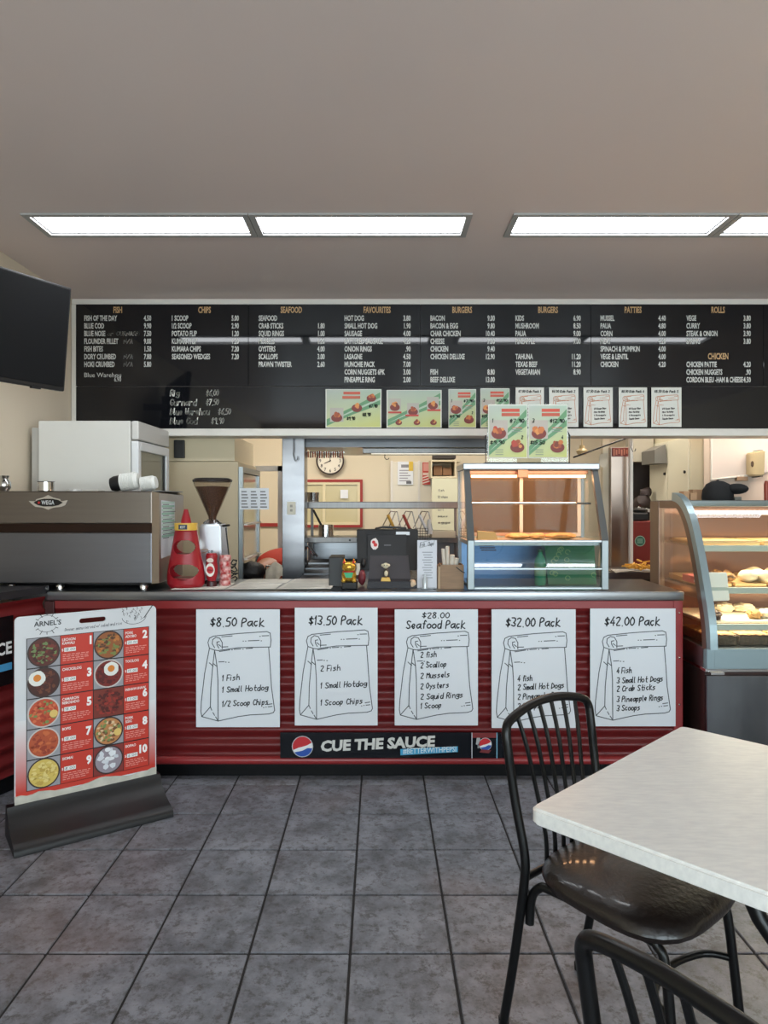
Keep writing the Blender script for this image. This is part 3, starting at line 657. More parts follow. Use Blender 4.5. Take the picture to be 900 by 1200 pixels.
P.line([(bx0+.055*math.cos(R(a)), bv0+.010+.035*math.sin(R(a))) for a in range(185, 356, 10)], .002, (50,50,54)); P.line([(bx0+.045, bv0), (bx0+.085, bv0+.055)], .004, (50,50,54))
rr = random.Random(3)
for q in range(22):
    cu_, cv_ = bx0+rr.uniform(-.055, .04), bv0+rr.uniform(-.012, .045); a = rr.uniform(0, 3.14); P.line([(cu_, cv_), (cu_+.01*math.cos(a), cv_+.01*math.sin(a)), (cu_+.006*math.cos(a+1), cv_+.014*math.sin(a+1))], .0018, (60,60,64))
P.build('menu_print', sg)
b = B(MS); rr = random.Random(2); n = 26     # torn protective strip along the foot of the panel
top = [SH*.050+rr.uniform(-.006, .004)+.006*math.sin(i*.5) for i in range(n+1)]
b.prism([(SW*i/n, -.004, top[i]) for i in range(n+1)]+[(SW, -.004, .002), (0, -.004, .002)], (0, .004, 0)); b.build('torn_strip', mat('peeling_white', (206, 202, 190), .7, var=.25, scale=20), sg)
# moulded rubber base: wedge with a concave curve toward the viewer
prof = [(-.20, 0), (-.20, .018), (-.19, .032), (-.15, .042), (-.09, .062), (-.045, .088), (-.02, .118), (-.014, .135), (.024, .135), (.03, .118), (.036, .06), (.04, 0)]
b = B(MS); b.prism([(-.030, y, z-SZ0) for y, z in prof], (SW+.045, 0, 0)); b.build('base', mat('black_rubber', (17, 17, 19), .45, var=.15, scale=14, bump=.03, bscale=80), sg, smooth=True)

# ------------------------------------------------------------------ upright display fridge
fx0, fx1, fy0, fy1, fzt = XW+.03, X(162, 4.2), 4.2, 4.82, Z(493, 4.2)
fr = thing('display_fridge', 'tall white upright fridge with glass door behind the coffee machine', 'fridge', ((fx0+fx1)/2, (fy0+fy1)/2, 0))
b = B(); b.box(fx0+.05, fy0, .05, fx1-.047, fy1, fzt, .006); b.build('body', enamel, fr)
b = B(); b.box(fx0, fy0+.02, .1, fx0+.05, fy1-.02, fzt-.04, .004); b.build('back_duct', mat('pale_grey', (178, 174, 168), .5), fr)
b = B(); dw = .055; dz0, dz1 = .12, fzt-.12; b.box(fx1-.043, fy0+.004, dz1+.008, fx1+.0, fy1, fzt, .008); hd = b.build('header_panel', mat('header_grey', (206, 204, 200), .4), fr)
b = B()
b.box(fx1-.043, fy0+.004, dz0, fx1, fy0+dw, dz1, .005); b.box(fx1-.043, fy1-dw, dz0, fx1, fy1, dz1, .005); b.box(fx1-.043, fy0+dw, dz1-dw, fx1, fy1-dw, dz1, .003); b.box(fx1-.043, fy0+dw, dz0, fx1, fy1-dw, dz0+dw, .003)
dr = b.build('door', mat('door_white', (226, 228, 230), .35), fr)
b = B(); b.poly([(fx1-.02, fy0+dw, dz0+dw), (fx1-.02, fy1-dw, dz0+dw), (fx1-.02, fy1-dw, dz1-dw), (fx1-.02, fy0+dw, dz1-dw)]); b.build('glass', mat('dark_door_glass', (112, 110, 96), .05, .0, coat=.5), dr)
b = B(); b.box(fx1-.02, fy1-dw-.02, dz0+dw, fx1-.012, fy1-dw, dz1-dw); b.build('gasket', black_m, dr)

# ------------------------------------------------------------------ coffee machine
cy0, cy1, cxl, cxr = 3.66, 4.13, XW+.03, X(178, 3.66); zt0, zb_ = Z(575.5, 3.66), Z(684, 3.66)
cm = thing('espresso_machine', 'wide stainless espresso machine with an enamel badge on the counter', 'coffee machine', ((cxl+cxr)/2, 3.9, .96))
zm0, zm1 = Z(624, 3.66), Z(614, 3.66)
b = B(); b.box(cxl, cy0+.004, zm1, cxr, cy1, zt0, .006); b.build('upper_panel', mat('machine_steel', (122, 115, 109), .30, 1.0, var=.08, scale=3, stretch=(1, 1, 20)), cm)
b = B(); b.box(cxl, cy0+.018, zm0, cxr-.004, cy1-.01, zm1); b.build('recess_band', mat('dark_mirror', (60, 48, 44), .12, 1.0), cm)
b = B(); b.box(cxl, cy0, zb_, cxr, cy1, zm0, .006); b.build('lower_panel', mat('machine_steel_low', (112, 112, 117), .34, 1.0, var=.06, scale=3, stretch=(1, 1, 20)), cm)
b = B(); b.hexa([(cxr, cy0, zb_), (cxr+.028, cy0+.03, zb_), (cxr+.028, cy1, zb_), (cxr, cy1, zb_), (cxr, cy0, zt0), (cxr+.028, cy0+.03, zt0-.008), (cxr+.028, cy1+.02, zt0-.02), (cxr, cy1+.02, zt0)]); b.build('side_cheek', mat('side_steel', (170, 160, 148), .3, .9), cm)
b = B(); b.box(cxr-.05, cy0+.05, zt0, cxr+.03, cy1, zt0+.004); b.build('cup_tray', steel, cm)
sx = cxr+.029
b = B(); b.poly([(sx, cy0+.06, Z(655, 3.7)), (sx, cy1-.16, Z(655, 3.7)+.01), (sx, cy1-.16, Z(586, 3.7)-.01), (sx, cy0+.06, Z(586, 3.7))]); lb = b.build('price_label', paper_m, cm)
P = Print((sx+.0002, cy0+.06, Z(655, 3.7)), (0,1,0), (0,0,1), (1,0,0))
for q in range(10): P.rect(.01, .29-.02*q, .24, .302-.02*q, (150,196,180) if q % 2 else (190,214,206)); P.rect(.03, .284-.02*q, .14+.06*(q % 3), .288-.02*q, (60,80,76))
P.build('label_print', lb)
for lx in (cxl+.1, cxr-.11, cxr-.55):
    b = B(); b.lathe([(.022, .961), (.022, .99), (.018, .995), (.018, zb_)], (lx+.05, cy0+.05, 0), 16); b.build('foot', chrome, cm, smooth=True)
b = B(); b.box(cxl+.1, cy0+.12, .975, cxr-.05, cy1-.05, zb_); b.build('drip_base', black_m, cm)
# badge
bxc, bzc = X(57, 3.66), Z(589, 3.66); kk = 3.66/FL
def badge_pts(s): return [(bxc+x*kk*s, cy0+.001, bzc+z*kk*s) for x, z in ((-23,2),(-15,1.5),(-14,4),(-6,6),(0,9),(6,6),(14,4),(15,1.5),(23,3),(20,-3),(15,-5),(6,-6),(0,-8.5),(-6,-6),(-15,-5),(-20,-1))]
b = B(); b.prism(badge_pts(1.0), (0, -.006, 0)); bg_ = b.build('badge', chrome, cm)
b = B(); b.prism([(bxc+x*kk, cy0-.0055, bzc+z*kk) for x, z in ((-17,0),(-12,3),(-5,4.5),(5,4.5),(12,3),(17,0),(12,-3),(5,-4.5),(-5,-4.5),(-12,-3))], (0, -.002, 0)); b.build('badge_face', black_gloss, bg_)
P = Print((bxc-10*kk, cy0-.0082, bzc-2.2*kk)); P.text('WEGA', 10*kk, 0, 4.6*kk, (205,205,205), w=15*kk, align='c', bold=.02); P.disc(-.5*kk, 2.2*kk, 1.4*kk, (190,30,30)); P.build('badge_lettering', bg_)
# things standing on the machine
def cup(name, label, x, y, z, r, h, m, group=None):
    b = B(); b.lathe([(r*.72, 0), (r*.98, h*.9), (r*1.05, h), (r*.9, h), (r*.66, .01)], (x, y, z), 20); return tag(b.build(name, m, None, True), label, 'cup', group)
t = tag(B().lathe([(.030, 0), (.042, .004), (.042, .05), (.046, .054), (.0, .058)], (X(54, 3.8), 3.8, zt0), 24).build('tamping_cup', chrome, None, True), 'round polished metal cup on top of the espresso machine', 'cup')
b = B(); b.lathe([(.0, 0), (.036, 0), (.036, .012), (.0, .013)], (X(88, 3.85), 3.85, zt0), 20); tag(b.build('saucer', mat('porcelain', (214, 212, 208), .25), None, True), 'small pale saucer lying on the espresso machine', 'saucer')
b = B(); b.box(X(101, 3.85), 3.8, zt0, X(119, 3.85), 3.9, zt0+.010, .003); tag(b.build('folded_cloth', mat('cloth_white', (210, 206, 198), .8)), 'folded white cloth lying on the espresso machine', 'cloth')
# stacks of takeaway lids / cups lying on their side
MR = Matrix.Translation((X(133, 3.85), 3.9, zt0+.046)) @ Matrix.Rotation(R(80), 4, 'Y')
b = B(); b.lathe([(.036, -.03), (.043, -.01), (.043, .03)], seg=20, M=MR); tag(b.build('black_cup', black_m, None, True), 'black takeaway cup lying beside white cups on the espresso machine', 'cup')
for sx_, ex_, rad, lab in ((138, 160, .049, 'larger stack of ribbed white paper cups leaning on the espresso machine'), (162, 181, .040, 'smaller stack of white paper cups at the right end of the espresso machine')):
    Ml = Matrix.Translation((X(sx_, 3.8)+.015, 3.85, zt0+rad+.002)) @ Matrix.Rotation(R(82), 4, 'Y')
    L = (ex_-sx_)*3.8/FL-.02; b = B(); pr = [(.0, -.012)]
    for q in range(9): pr += [(rad, -.012+L*q/9), (rad, -.012+L*(q+.6)/9), (rad*.93, -.012+L*(q+.7)/9)]
    pr += [(rad*.8, L), (.0, L)]
    b.lathe(pr, seg=24, M=Ml, cap=False); tag(b.build('paper_cup_stack', mat('paper_cup_white', (226, 226, 222), .6), None, True), lab, 'cups')
b = B(); b.lathe([(.02, 0), (.034, .02), (.034, .05), (.02, .07), (.026, .085)], (X(6, 3.8)-.005, 3.8, zt0), 18); tag(b.build('milk_jug', chrome, None, True), 'shiny milk jug at the far left on the espresso machine', 'jug')

# ------------------------------------------------------------------ counter items
def on(Y, py): return Z(py, Y)
# tomato-shaped red caddy
yb = 3.78; k = yb/FL; xc = X(218, yb)
rb = thing('bottle_caddy', 'large red plastic sauce bottle shaped stand with two openings', 'stand', (xc, yb, ZT))
redp = mat('red_plastic', (152, 24, 36), .34)
b = B(); prof = [(18*k, 0), (21.5*k, .02), (22*k, .05), (21*k, .10), (18*k, .17), (15.5*k, .235), (14*k, .275), (13*k, .30), (12*k, .31)]
# shell with two oval mouths facing the customer: wall built as a grid that leaves the mouths open
nu, nv = 96, 100
def pr_at(z):
    for (r0, z0_), (r1, z1_) in zip(prof, prof[1:]):
        if z <= z1_: return r0+(r1-r0)*(z-z0_)/max(z1_-z0_, 1e-6)
    return prof[-1][0]
hz = .31; G = {}
for i in range(nu):
    a = 2*math.pi*i/nu
    for j in range(nv+1):
        z = hz*j/nv; r = pr_at(z)
        G[i, j] = b.bm.verts.new((xc+r*math.cos(a), yb+.75*r*math.sin(a), ZT+.001+z))
for i in range(nu):
    for j in range(nv):
        a = 2*math.pi*(i+.5)/nu; z = hz*(j+.5)/nv; r = pr_at(z); xx = r*math.cos(a)
        hit = any( (xx/(r*.82))**2 + ((z-zc - .12*abs(xx))/hh)**2 < 1 for zc, hh in ((.085, .042), (.215, .040)))
        if not hit: b.bm.faces.new((G[i, j], G[(i+1) % nu, j], G[(i+1) % nu, j+1], G[i, j+1]))
bmesh.ops.recalc_face_normals(b.bm, faces=b.bm.faces); bmesh.ops.solidify(b.bm, geom=b.bm.faces[:], thickness=.004)
b.build('shell', redp, rb, True)
for zc in (.05, .178, .302):
    b = B(); b.lathe([(0, 0), (pr_at(zc)*.93, 0), (pr_at(zc)*.93, .004), (0, .004)], (xc, yb, ZT+zc), 24, M=Matrix.Scale(.75, 4, (0, 1, 0))); b.build('shelf', redp, rb)
b = B(); b.lathe([(13.2*k, 0), (13.2*k, .038)], (xc, yb, ZT+.308), 28); cp = b.build('collar', mat('yellow_plastic', (222, 178, 74), .4), rb, True)
P = Print((xc-5*k, yb-13.2*k-.001, ZT+.313)); P.rect(0, 0, 10*k, .026, (40,50,70)); P.up(); P.text('EST', 5*k, .007, .012, (220,220,210), align='c', bold=.01); P.build('collar_label', cp)
b = B(); b.lathe([(6.2*k, 0), (5.4*k, .02), (2.6*k, .065), (2.3*k, .073), (1*k, .075)], (xc, yb, ZT+.346), 20); b.build('nozzle', redp, rb, True)

# coffee grinder
yg = 3.95; k = yg/FL; xg = X(249, yg)
gr = thing('coffee_grinder', 'coffee grinder with a bean-filled cone hopper beside the red stand', 'coffee grinder', (xg, yg, ZT))
b = B(); b.lathe([(13*k, 0), (13*k, .02), (11*k, .03)], (xg, yg, ZT), 24); b.build('base', black_m, gr, True)
zg = Z(612, yg)
b = B(); b.hexa([(xg-14*k, yg-.06, ZT+.02), (xg+14*k, yg-.06, ZT+.02), (xg+15*k, yg+.1, ZT+.02), (xg-14*k, yg+.1, ZT+.02), (xg-12*k, yg-.06, zg-.01), (xg+12*k, yg-.06, zg-.01), (xg+13*k, yg+.1, zg-.01), (xg-12*k, yg+.1, zg-.01)]); bmesh.ops.bevel(b.bm, geom=b.bm.edges[:], offset=.008, segments=2, affect='EDGES'); gb = b.build('body', mat('grinder_silver', (196, 198, 204), .3, .7), gr, True)
P = Print((xg-12*k, yg-.064, Z(650, yg))); gold = (176,130,60)
P.line([(3*k+7*k*math.cos(R(a)), 7*k+4*k*math.sin(R(a))) for a in range(180, 361, 15)], .003, gold); P.line([(-3*k, 7*k), (9*k, 7*k)], .003, gold); P.hand('cg', 10*k, 3*k, .022, (60,60,70), .003); P.build('emblem', gb)
b = B(); b.lathe([(10*k, 0), (11*k, .01), (8*k, .022), (6*k, .03)], (xg, yg, zg-.012), 24); b.build('collar', chrome, gr, True)
b = B(); b.lathe([(4.5*k, 0), (5*k, .02), (21*k, .165+.03), (22*k, .215)], (xg, yg, zg+.012), 32, cap=False); b.build('hopper', glass_mat('smoky_hopper', (236, 230, 224)), gr, True)
b = B(); b.lathe([(4*k, 0), (4.4*k, .02), (18.6*k, .185), (0, .19)], (xg, yg, zg+.014), 32); b.build('coffee_beans', mat('coffee_beans', (104, 70, 52), .5, var=.6, scale=140, bump=.8, bscale=160), gr, True)
b = B(); b.lathe([(22.5*k, 0), (23*k, .012), (20*k, .022), (0, .022)], (xg, yg, zg+.225), 32); b.build('lid', mat('smoke_lid', (46, 40, 38), .25), gr, True)
b = B(); b.tube([(xg+13*k, yg-.02, zg-.02), (xg+22*k, yg-.05, zg-.015)], .006); b.tube([(xg+17*k, yg-.03, zg-.03), (xg+21*k, yg-.04, Z(650, yg))], .004); b.build('dosing_lever', black_m, gr)
# tomato sauce bottle, upside-down squeeze bottle with a round label
ys = 3.80; k = ys/FL; xs_ = X(248, ys)
sb = thing('sauce_bottle', 'squeezy red tomato sauce bottle with white oval label', 'bottle', (xs_, ys, ZT))
b = B(); b.lathe([(5*k, 0), (6*k, .005), (5.5*k, .03), (4.5*k, .034)], (xs_, ys, ZT), 20); b.build('cap', mat('dark_red_cap', (60, 18, 22), .4), sb, True)
b = B(); b.lathe([(4.5*k, 0), (6*k, .02), (7.2*k, .05), (7*k, .08), (6.2*k, .11), (6.8*k, .135), (5.5*k, .15), (0, .152)], (xs_, ys, ZT+.033), 24); bo = b.build('body', redp, sb, True)
P = Print((xs_, ys-7.3*k, ZT+.10)); P.disc(0, -.005, 5.3*k, (226,222,214), ry=.036); P.up(); P.disc(0, -.005, 4*k, (190,30,40), ry=.02); P.text('Sauce', 0, -.010, .010, (240,235,230), align='c', bold=.01); P.up(); P.disc(0, .046, 4*k, (222,200,190), ry=.012); P.build('label_print', bo)
# two columns of red soda-type cans (tomato paste tins)
for i in range(5):
    xx, yy = X(264, 3.84), 3.84; b = B(); h_ = .034; r0 = .031
    b.lathe([(r0*.93, 0), (r0, .003), (r0, h_-.004), (r0*.93, h_-.001), (0, h_-.001)], (xx+random.uniform(-.002, .002), yy, ZT+.0005+i*h_), 24)
    o = b.build('sauce_tub', mat('tub_red', (214, 176, 172), .35, var=.9, scale=55, col2=(170, 30, 36), detail=1), None, True)
    tag(o, ('bottom', 'second', 'middle', 'fourth', 'top')[i]+' small red and white tub of the stack beside the sauce bottle', 'tub', 'stack of small red and white tubs')
# black cord tangle behind
b = B(); b.tube([(X(274+4*math.sin(q*1.3), 3.95), 3.95+.02*math.cos(q), ZT+.012+.016*q/3+.02*math.sin(q*.9)**2) for q in range(22)], .004, 6); tag(b.build('power_cord', black_m, None, True), 'tangled black power cord beside the stacked tubs', 'cord')
# paper place mats / newsprint sheets on the counter
sheets = [(280, 335, 3.96, 4.17), (336, 392, 3.95, 4.17), (200, 262, 3.66, 3.94), (264, 322, 3.66, 3.92), (324, 388, 3.66, 3.93)]
for i, (a, c, y0, y1) in enumerate(sheets):
    b = B(); z = ZT+.0012*(i+1); b.hexa([(X(a, y0), y0, z), (X(c, y0), y0+.01, z), (X(c, y0)+.005, y1, z), (X(a, y0)+.02, y1, z), (X(a, y0), y0, z+.001), (X(c, y0), y0+.01, z+.001), (X(c, y0)+.005, y1, z+.001), (X(a, y0)+.02, y1, z+.001)])
    t = b.build('wrapping_paper', mat('newsprint', (218, 216, 206), .7, var=.12, scale=9)); tag(t, ['left sheet of printed wrapping paper at the back of the counter','right sheet of printed wrapping paper at the back of the counter','front sheet of printed wrapping paper beside the red stand','middle sheet of printed wrapping paper along the counter edge','front sheet of printed wrapping paper beside the golden cat'][i], 'paper', 'sheets of wrapping paper on the worktop')
    P = Print((X(a, y0)+.02, y0+.02, z+.001), (1,0,0), (0,1,0), (0,0,1)); Wd = X(c, y0)-X(a, y0)-.05
    for q in range(9): P.rect(.01, .02+.025*q, Wd*(.4+.12*(q*7 % 5)), .026+.025*q, (150,150,146))
    P.build('faint_print', t)

# golden beckoning cat
yc = 3.70; k = yc/FL; xk = X(409, yc)
gold_m = mat('gold_glaze', (206, 164, 66), .22, .75); ct_ = thing('beckoning_cat', 'golden beckoning cat figurine with red ears on the counter', 'figurine', (xk, yc, ZT))
b = B(); b.box(xk-9*k, yc-.03, ZT, xk+10*k, yc+.035, ZT+.045, .008); b.build('plinth', black_gloss, ct_)
b = B(); b.blob((xk, yc, ZT+.075), (9*k, .034, .042), 3, .03); b.blob((xk, yc-.012, ZT+.118), (8.2*k, .032, .031), 3, .02)
for s in (-1, 1): b.blob((xk+s*6*k, yc-.03, ZT+.05), (.014, .018, .012), 2, 0)
b.build('body', gold_m, ct_, True)
for s in (-1, 1):
    b = B(); b.lathe([(.012, 0), (.0, .028)], (xk+s*5.6*k, yc-.01, ZT+.138), 12); er = b.build('ear', gold_m, ct_, True)
    b = B(); b.prism([(xk+s*5.6*k-.007, yc-.022, ZT+.140), (xk+s*5.6*k+.007, yc-.022, ZT+.140), (xk+s*5.6*k, yc-.014, ZT+.160)], (0, -.002, 0)); b.build('inner_ear', mat('cat_red', (180, 30, 36), .4), er)
b = B(); b.tube([(xk+9*k, yc, ZT+.08), (xk+11*k, yc-.01, ZT+.11), (xk+10.5*k, yc-.012, ZT+.135)], [.011, .010, .012], 10); b.build('raised_paw', mat('cat_cream', (214, 206, 190), .4), ct_, True)
b = B(); b.tube([(xk+.030*math.cos(R(a)), yc-.008+.03*math.sin(R(a)), ZT+.094) for a in range(0, 360, 20)], .004, 6, closed=True); b.build('collar', MATS['cat_red'], ct_, True)
b = B(); b.prism([(xk-.024, yc-.036, ZT+.092), (xk+.024, yc-.036, ZT+.092), (xk+.016, yc-.044, ZT+.066), (xk-.016, yc-.044, ZT+.066)], (0, -.004, 0)); b.build('bib', mat('cat_green', (60, 160, 110), .4), ct_)
for s in (-1, 1): b = B(); b.blob((xk+s*.013, yc-.041, ZT+.122), (.004, .003, .003), 1, 0); b.build('eye', black_gloss, ct_)
b = B(); b.blob((xk, yc-.044, ZT+.114), (.003, .003, .002), 1, 0); b.build('nose', MATS['cat_red'], ct_)
# receipt printer
b = B(); b.box(X(386, 3.85), 3.8, ZT, X(403, 3.85), 3.98, Z(652, 3.85), .005); tag(b.build('receipt_printer', black_m), 'black receipt printer standing behind the golden cat', 'printer')
b = B(); b.blob((X(424, 3.85), 3.85, ZT+.045), (.022, .03, .042), 2, .15, 4); tag(b.build('red_pouch', mat('maroon_pouch', (110, 34, 44), .5), None, True), 'small maroon pouch between the cat and the till screen', 'pouch')
# till
yt = 3.95; k = yt/FL
tl = thing('till', 'black touch-screen cash till seen from behind', 'till', (X(455, yt), yt, ZT))
b = B(); b.hexa([(X(430, 3.8), 3.74, ZT), (X(500, 3.8), 3.74, ZT), (X(500, 3.8), 4.1, ZT), (X(430, 3.8), 4.1, ZT), (X(431, 3.8), 3.75, ZT+.035), (X(499, 3.8), 3.75, ZT+.035), (X(497, 3.8), 4.1, ZT+.06), (X(432, 3.8), 4.1, ZT+.06)]); b.build('base', mat('till_dark', (34, 36, 42), .25), tl)
b = B(); b.hexa([(X(432, yt), 3.83, ZT+.04), (X(480, yt), 3.83, ZT+.04), (X(480, yt), 3.97, ZT+.05), (X(432, yt), 3.97, ZT+.05), (X(434, yt), 3.88, Z(650, yt)), (X(478, yt), 3.88, Z(650, yt)), (X(478, yt), 3.93, Z(650, yt)), (X(434, yt), 3.93, Z(650, yt))]); b.build('neck', mat('till_grey', (62, 60, 64), .35), tl)
b = B(); z0_, z1_ = Z(667, yt), Z(620, yt); b.hexa([(X(419, yt), yt-.07, z0_), (X(489, yt), yt-.07, z0_), (X(489, yt), yt-.035, z0_-.005), (X(419, yt), yt-.035, z0_-.005), (X(418, yt), yt, z1_-.004), (X(490, yt), yt, z1_-.004), (X(490, yt), yt+.035, z1_), (X(418, yt), yt+.035, z1_)]); bmesh.ops.bevel(b.bm, geom=b.bm.edges[:], offset=.005, segments=2, affect='EDGES'); b.build('screen_back', black_m, tl)
b = B(); b.hexa([(X(431, yt), yt-.085, z0_+.01), (X(476, yt), yt-.085, z0_+.01), (X(476, yt), yt-.05, z0_+.01), (X(431, yt), yt-.05, z0_+.01), (X(431, yt), yt-.03, z1_-.03), (X(476, yt), yt-.03, z1_-.03), (X(476, yt), yt+.01, z1_-.03), (X(431, yt), yt+.01, z1_-.03)]); b.build('rear_cover', mat('till_cover', (30, 30, 33), .4), tl)
dvv = Vector((0, .055, z1_-z0_-.04)).normalized(); nvv = Vector((0, -dvv.z, dvv.y))
P = Print(Vector((X(431, yt), yt-.0855, z0_+.01)), (1,0,0), dvv, nvv); P.disc(8*k, .14, 5*k, (214,206,204), ry=.032, seg=10, wob=.12); P.up(); P.disc(7*k, .15, 2*k, (190,40,46)); P.disc(9*k, .135, 2.2*k, (190,50,50)); P.rect(19*k, .13, 27*k, .136, (110,110,114)); P.build('sticker', tl)
b = B(); b.box(X(464, yt), yt-.012, Z(627, yt), X(480, yt), yt-.007, Z(623, yt)); b.build('name_label', paper_m, tl)
b = B(); b.tube([(X(440, yt), yt-.03, z1_+.003), (X(450, yt), yt, z1_+.012), (X(462, yt), yt, z1_+.01), (X(476, yt), yt-.01, z1_+.004)], .006, 6); b.build('cable', black_m, tl, True)
b = B(); b.blob((X(426, 3.85), 3.85, Z(660, 3.85)), (.014, .02, .028), 2, .05); b.build('side_knob', black_m, tl, True)
# figurine monkey / puppy on till base
ym = 3.78; k = ym/FL; xm = X(452, ym); zb2 = Z(688, ym)
mk = thing('monkey_figurine', 'tiny pale monkey figurine on a yellow block before the till', 'figurine', (xm, ym, ZT+.03))
zf = Z(681, ym)
b = B(); b.hexa([(xm-6*k, ym-.02, zf-.005), (xm+6*k, ym-.02, zf-.005), (xm+6*k, ym+.02, zf-.005), (xm-6*k, ym+.02, zf-.005), (xm-4.5*k, ym-.015, zf+.02), (xm+4.5*k, ym-.015, zf+.02), (xm+4.5*k, ym+.015, zf+.02), (xm-4.5*k, ym+.015, zf+.02)]); b.build('block', mat('yellow_block', (220, 178, 84), .5), mk)
cr = mat('monkey_cream', (206, 196, 168), .5)
b = B(); b.blob((xm+.002, ym, zf+.045), (.016, .014, .024), 2, .03); b.build('body', mat('monkey_dark', (60, 54, 48), .5), mk, True)
b = B(); b.blob((xm+.002, ym-.012, zf+.042), (.011, .006, .016), 2, .03); b.build('belly', cr, mk, True)
b = B(); b.blob((xm, ym-.004, zf+.083), (.017, .015, .016), 2, .02); b.blob((xm-.017, ym, zf+.085), (.007, .004, .008), 2, 0); b.blob((xm+.017, ym, zf+.085), (.007, .004, .008), 2, 0); b.build('head', cr, mk, True)
for s in (-1, 1): b = B(); b.blob((xm+s*.007, ym-.018, zf+.087), .0028, 1, 0); b.build('eye', black_gloss, mk)
# acrylic notice stand
yn_ = 3.74; k = yn_/FL
ns = thing('notice_stand', 'tall white counter notice in a clear acrylic holder beside the till', 'sign', (X(500, yn_), yn_, ZT))
b = B(); b.box(X(489, yn_), yn_, ZT, X(512, yn_), yn_+.004, Z(633, yn_), .001); b.build('card', mat('notice_paper', (212, 214, 222), .5), ns)
P = Print((X(489, yn_), yn_-.001, ZT)); W = 23*k; P.hand('Fish & Chips', W*.5, .225, .022, (70,74,80), .002, w=W*.7, align='c', rise=.1)
P.line([(W*.12, .215), (W*.85, .235), (W*.88, .262), (W*.15, .242), (W*.12, .215)], .0015, (90,94,100))
for q in range(11): P.rect(W*(.25+.05*(q % 3)), .19-.0135*q, W*(.78-.06*(q % 2)), .1935-.0135*q, (120,124,134))
P.build('notice_print', ns)
b = B(); b.box(X(492, yn_), yn_-.05, ZT, X(510, yn_), yn_+.03, ZT+.005); b.build('foot', glass_d, ns)
b = B(); b.lathe([(.014, 0), (.014, .05), (.006, .062), (.006, .075)], (X(498, 3.69), 3.69, ZT+.004), 16); tag(b.build('salt_shaker', mat('cloudy_glass', (190, 196, 200), .15, .2), None, True), 'small clear glass shaker before the white notice', 'shaker')
b = B(); b.blob((X(484, 3.76), 3.76, ZT+.022), (.022, .022, .022), 2, .25, 5); tag(b.build('shell_ornament', mat('cream_shell', (206, 180, 150), .5), None, True), 'small cream shell ornament between till and white notice', 'ornament')
# cutlery box
yw = 3.78; k = yw/FL
wb = thing('cutlery_box', 'open wooden box holding wrapped cutlery beside the food warmer', 'box', (X(528, yw), yw, ZT))
wood = mat('pale_wood', (150, 118, 88), .55, var=.2, scale=6, stretch=(2, 2, 14))
xa, xb_ = X(515, yw), X(542, yw); zt_ = Z(661, yw)
b = B(); th = .008
b.box(xa, yw-.06, ZT, xb_, yw-.06+th, zt_); b.box(xa, yw+.06, ZT, xb_, yw+.06+th, zt_); b.box(xa, yw-.052, ZT, xa+th, yw+.06, zt_); b.box(xb_-th, yw-.052, ZT, xb_, yw+.06, zt_); b.box(xa, yw-.05, ZT, xb_, yw+.06, ZT+.008); b.build('box', wood, wb)
b = B(); b.box(xa-.012, yw-.062, ZT+.0, xa-.001, yw+.07, Z(663, yw)); b.build('side_panel', mat('pale_wood_light', (176, 148, 116), .6), wb)
b = B(); b.tube([(X(533, yw), yw-.063, zt_-.01), (X(540, yw), yw-.066, zt_-.035), (X(543, yw), yw-.066, zt_-.04)], .0025, 6); b.build('wire_handle', black_m, wb)
for i, (px, top, ln) in enumerate(((519, 643, -.02), (524, 640, -.01), (530, 650, .01), (535, 654, .02))):
    b = B(); b.tube([(X(522+3*i, yw), yw, ZT+.03), (X(px, yw), yw-.01, Z(top, yw))], .013 if i > 1 else .010, 10)
    tag(b.build('wrapped_cutlery', mat('napkin_white', (214, 204, 190), .7), None, True), ('leftmost and thinnest', 'tallest', 'short thick', 'shortest, rightmost')[i]+' white napkin roll standing in the wooden box', 'cutlery', 'napkin rolls in the wooden box')

# ------------------------------------------------------------------ food warmer
wy0, wy1, wyt = 3.655, 4.12, 3.83; wx0, wx1 = X(548, wy0), X(713.5, wy0); wzm = Z(633, wy0); wzt = Z(543, wyt)
fw = thing('food_warmer', 'stainless heated glass food cabinet with slanted front on the counter', 'food warmer', ((wx0+wx1)/2, 3.9, ZT))
p_ = .036
for x_ in (wx0, wx1-p_):
    b = B(); b.box(x_, wy0, ZT+.003, x_+p_, wy0+.03, wzm, .003)
    b.hexa([(x_, wy0, wzm), (x_+p_, wy0, wzm), (x_+p_, wy0+.03, wzm), (x_, wy0+.03, wzm), (x_+.003, wyt, wzt-.03), (x_+p_-.003, wyt, wzt-.03), (x_+p_-.003, wyt+.03, wzt-.03), (x_+.003, wyt+.03, wzt-.03)])
    b.build('front_post', mat('warmer_frame', (124, 130, 132), .34, .9), fw)
b = B()
for x_ in (wx0, wx1-.02): b.box(x_, wy1-.02, ZT+.003, x_+.02, wy1, wzt-.03)
b.build('rear_frame', steel2, fw)
b = B(); b.box(wx0-.004, wyt-.012, wzt-.034, wx1+.004, wy1+.01, wzt, .004); b.build('top', steel, fw)
b = B(); b.box(wx0+.02, wy0+.08, ZT+.008, wx1-.02, wy1-.02, ZT+.012); b.build('lower_shelf', alu, fw)
b = B(); b.box(wx0+.01, wy0+.03, wzm-.03, wx1-.01, wy1-.005, wzm-.008); b.build('hot_deck', mat('warm_tray', (196, 186, 170), .3, .6), fw)
b = B(); b.box(wx0+p_, wy0, wzm-.012, wx1-p_, wy0+.02, wzm, .002); b.build('middle_rail', steel, fw)
b = B(); b.box(wx0+p_, wy0+.004, ZT+.004, wx1-p_, wy0+.02, ZT+.016, .002); b.box(wx0+p_, wy0+.002, Z(667.5, wy0), wx1-p_, wy0+.008, Z(666, wy0)); b.build('lower_rail', alu, fw)
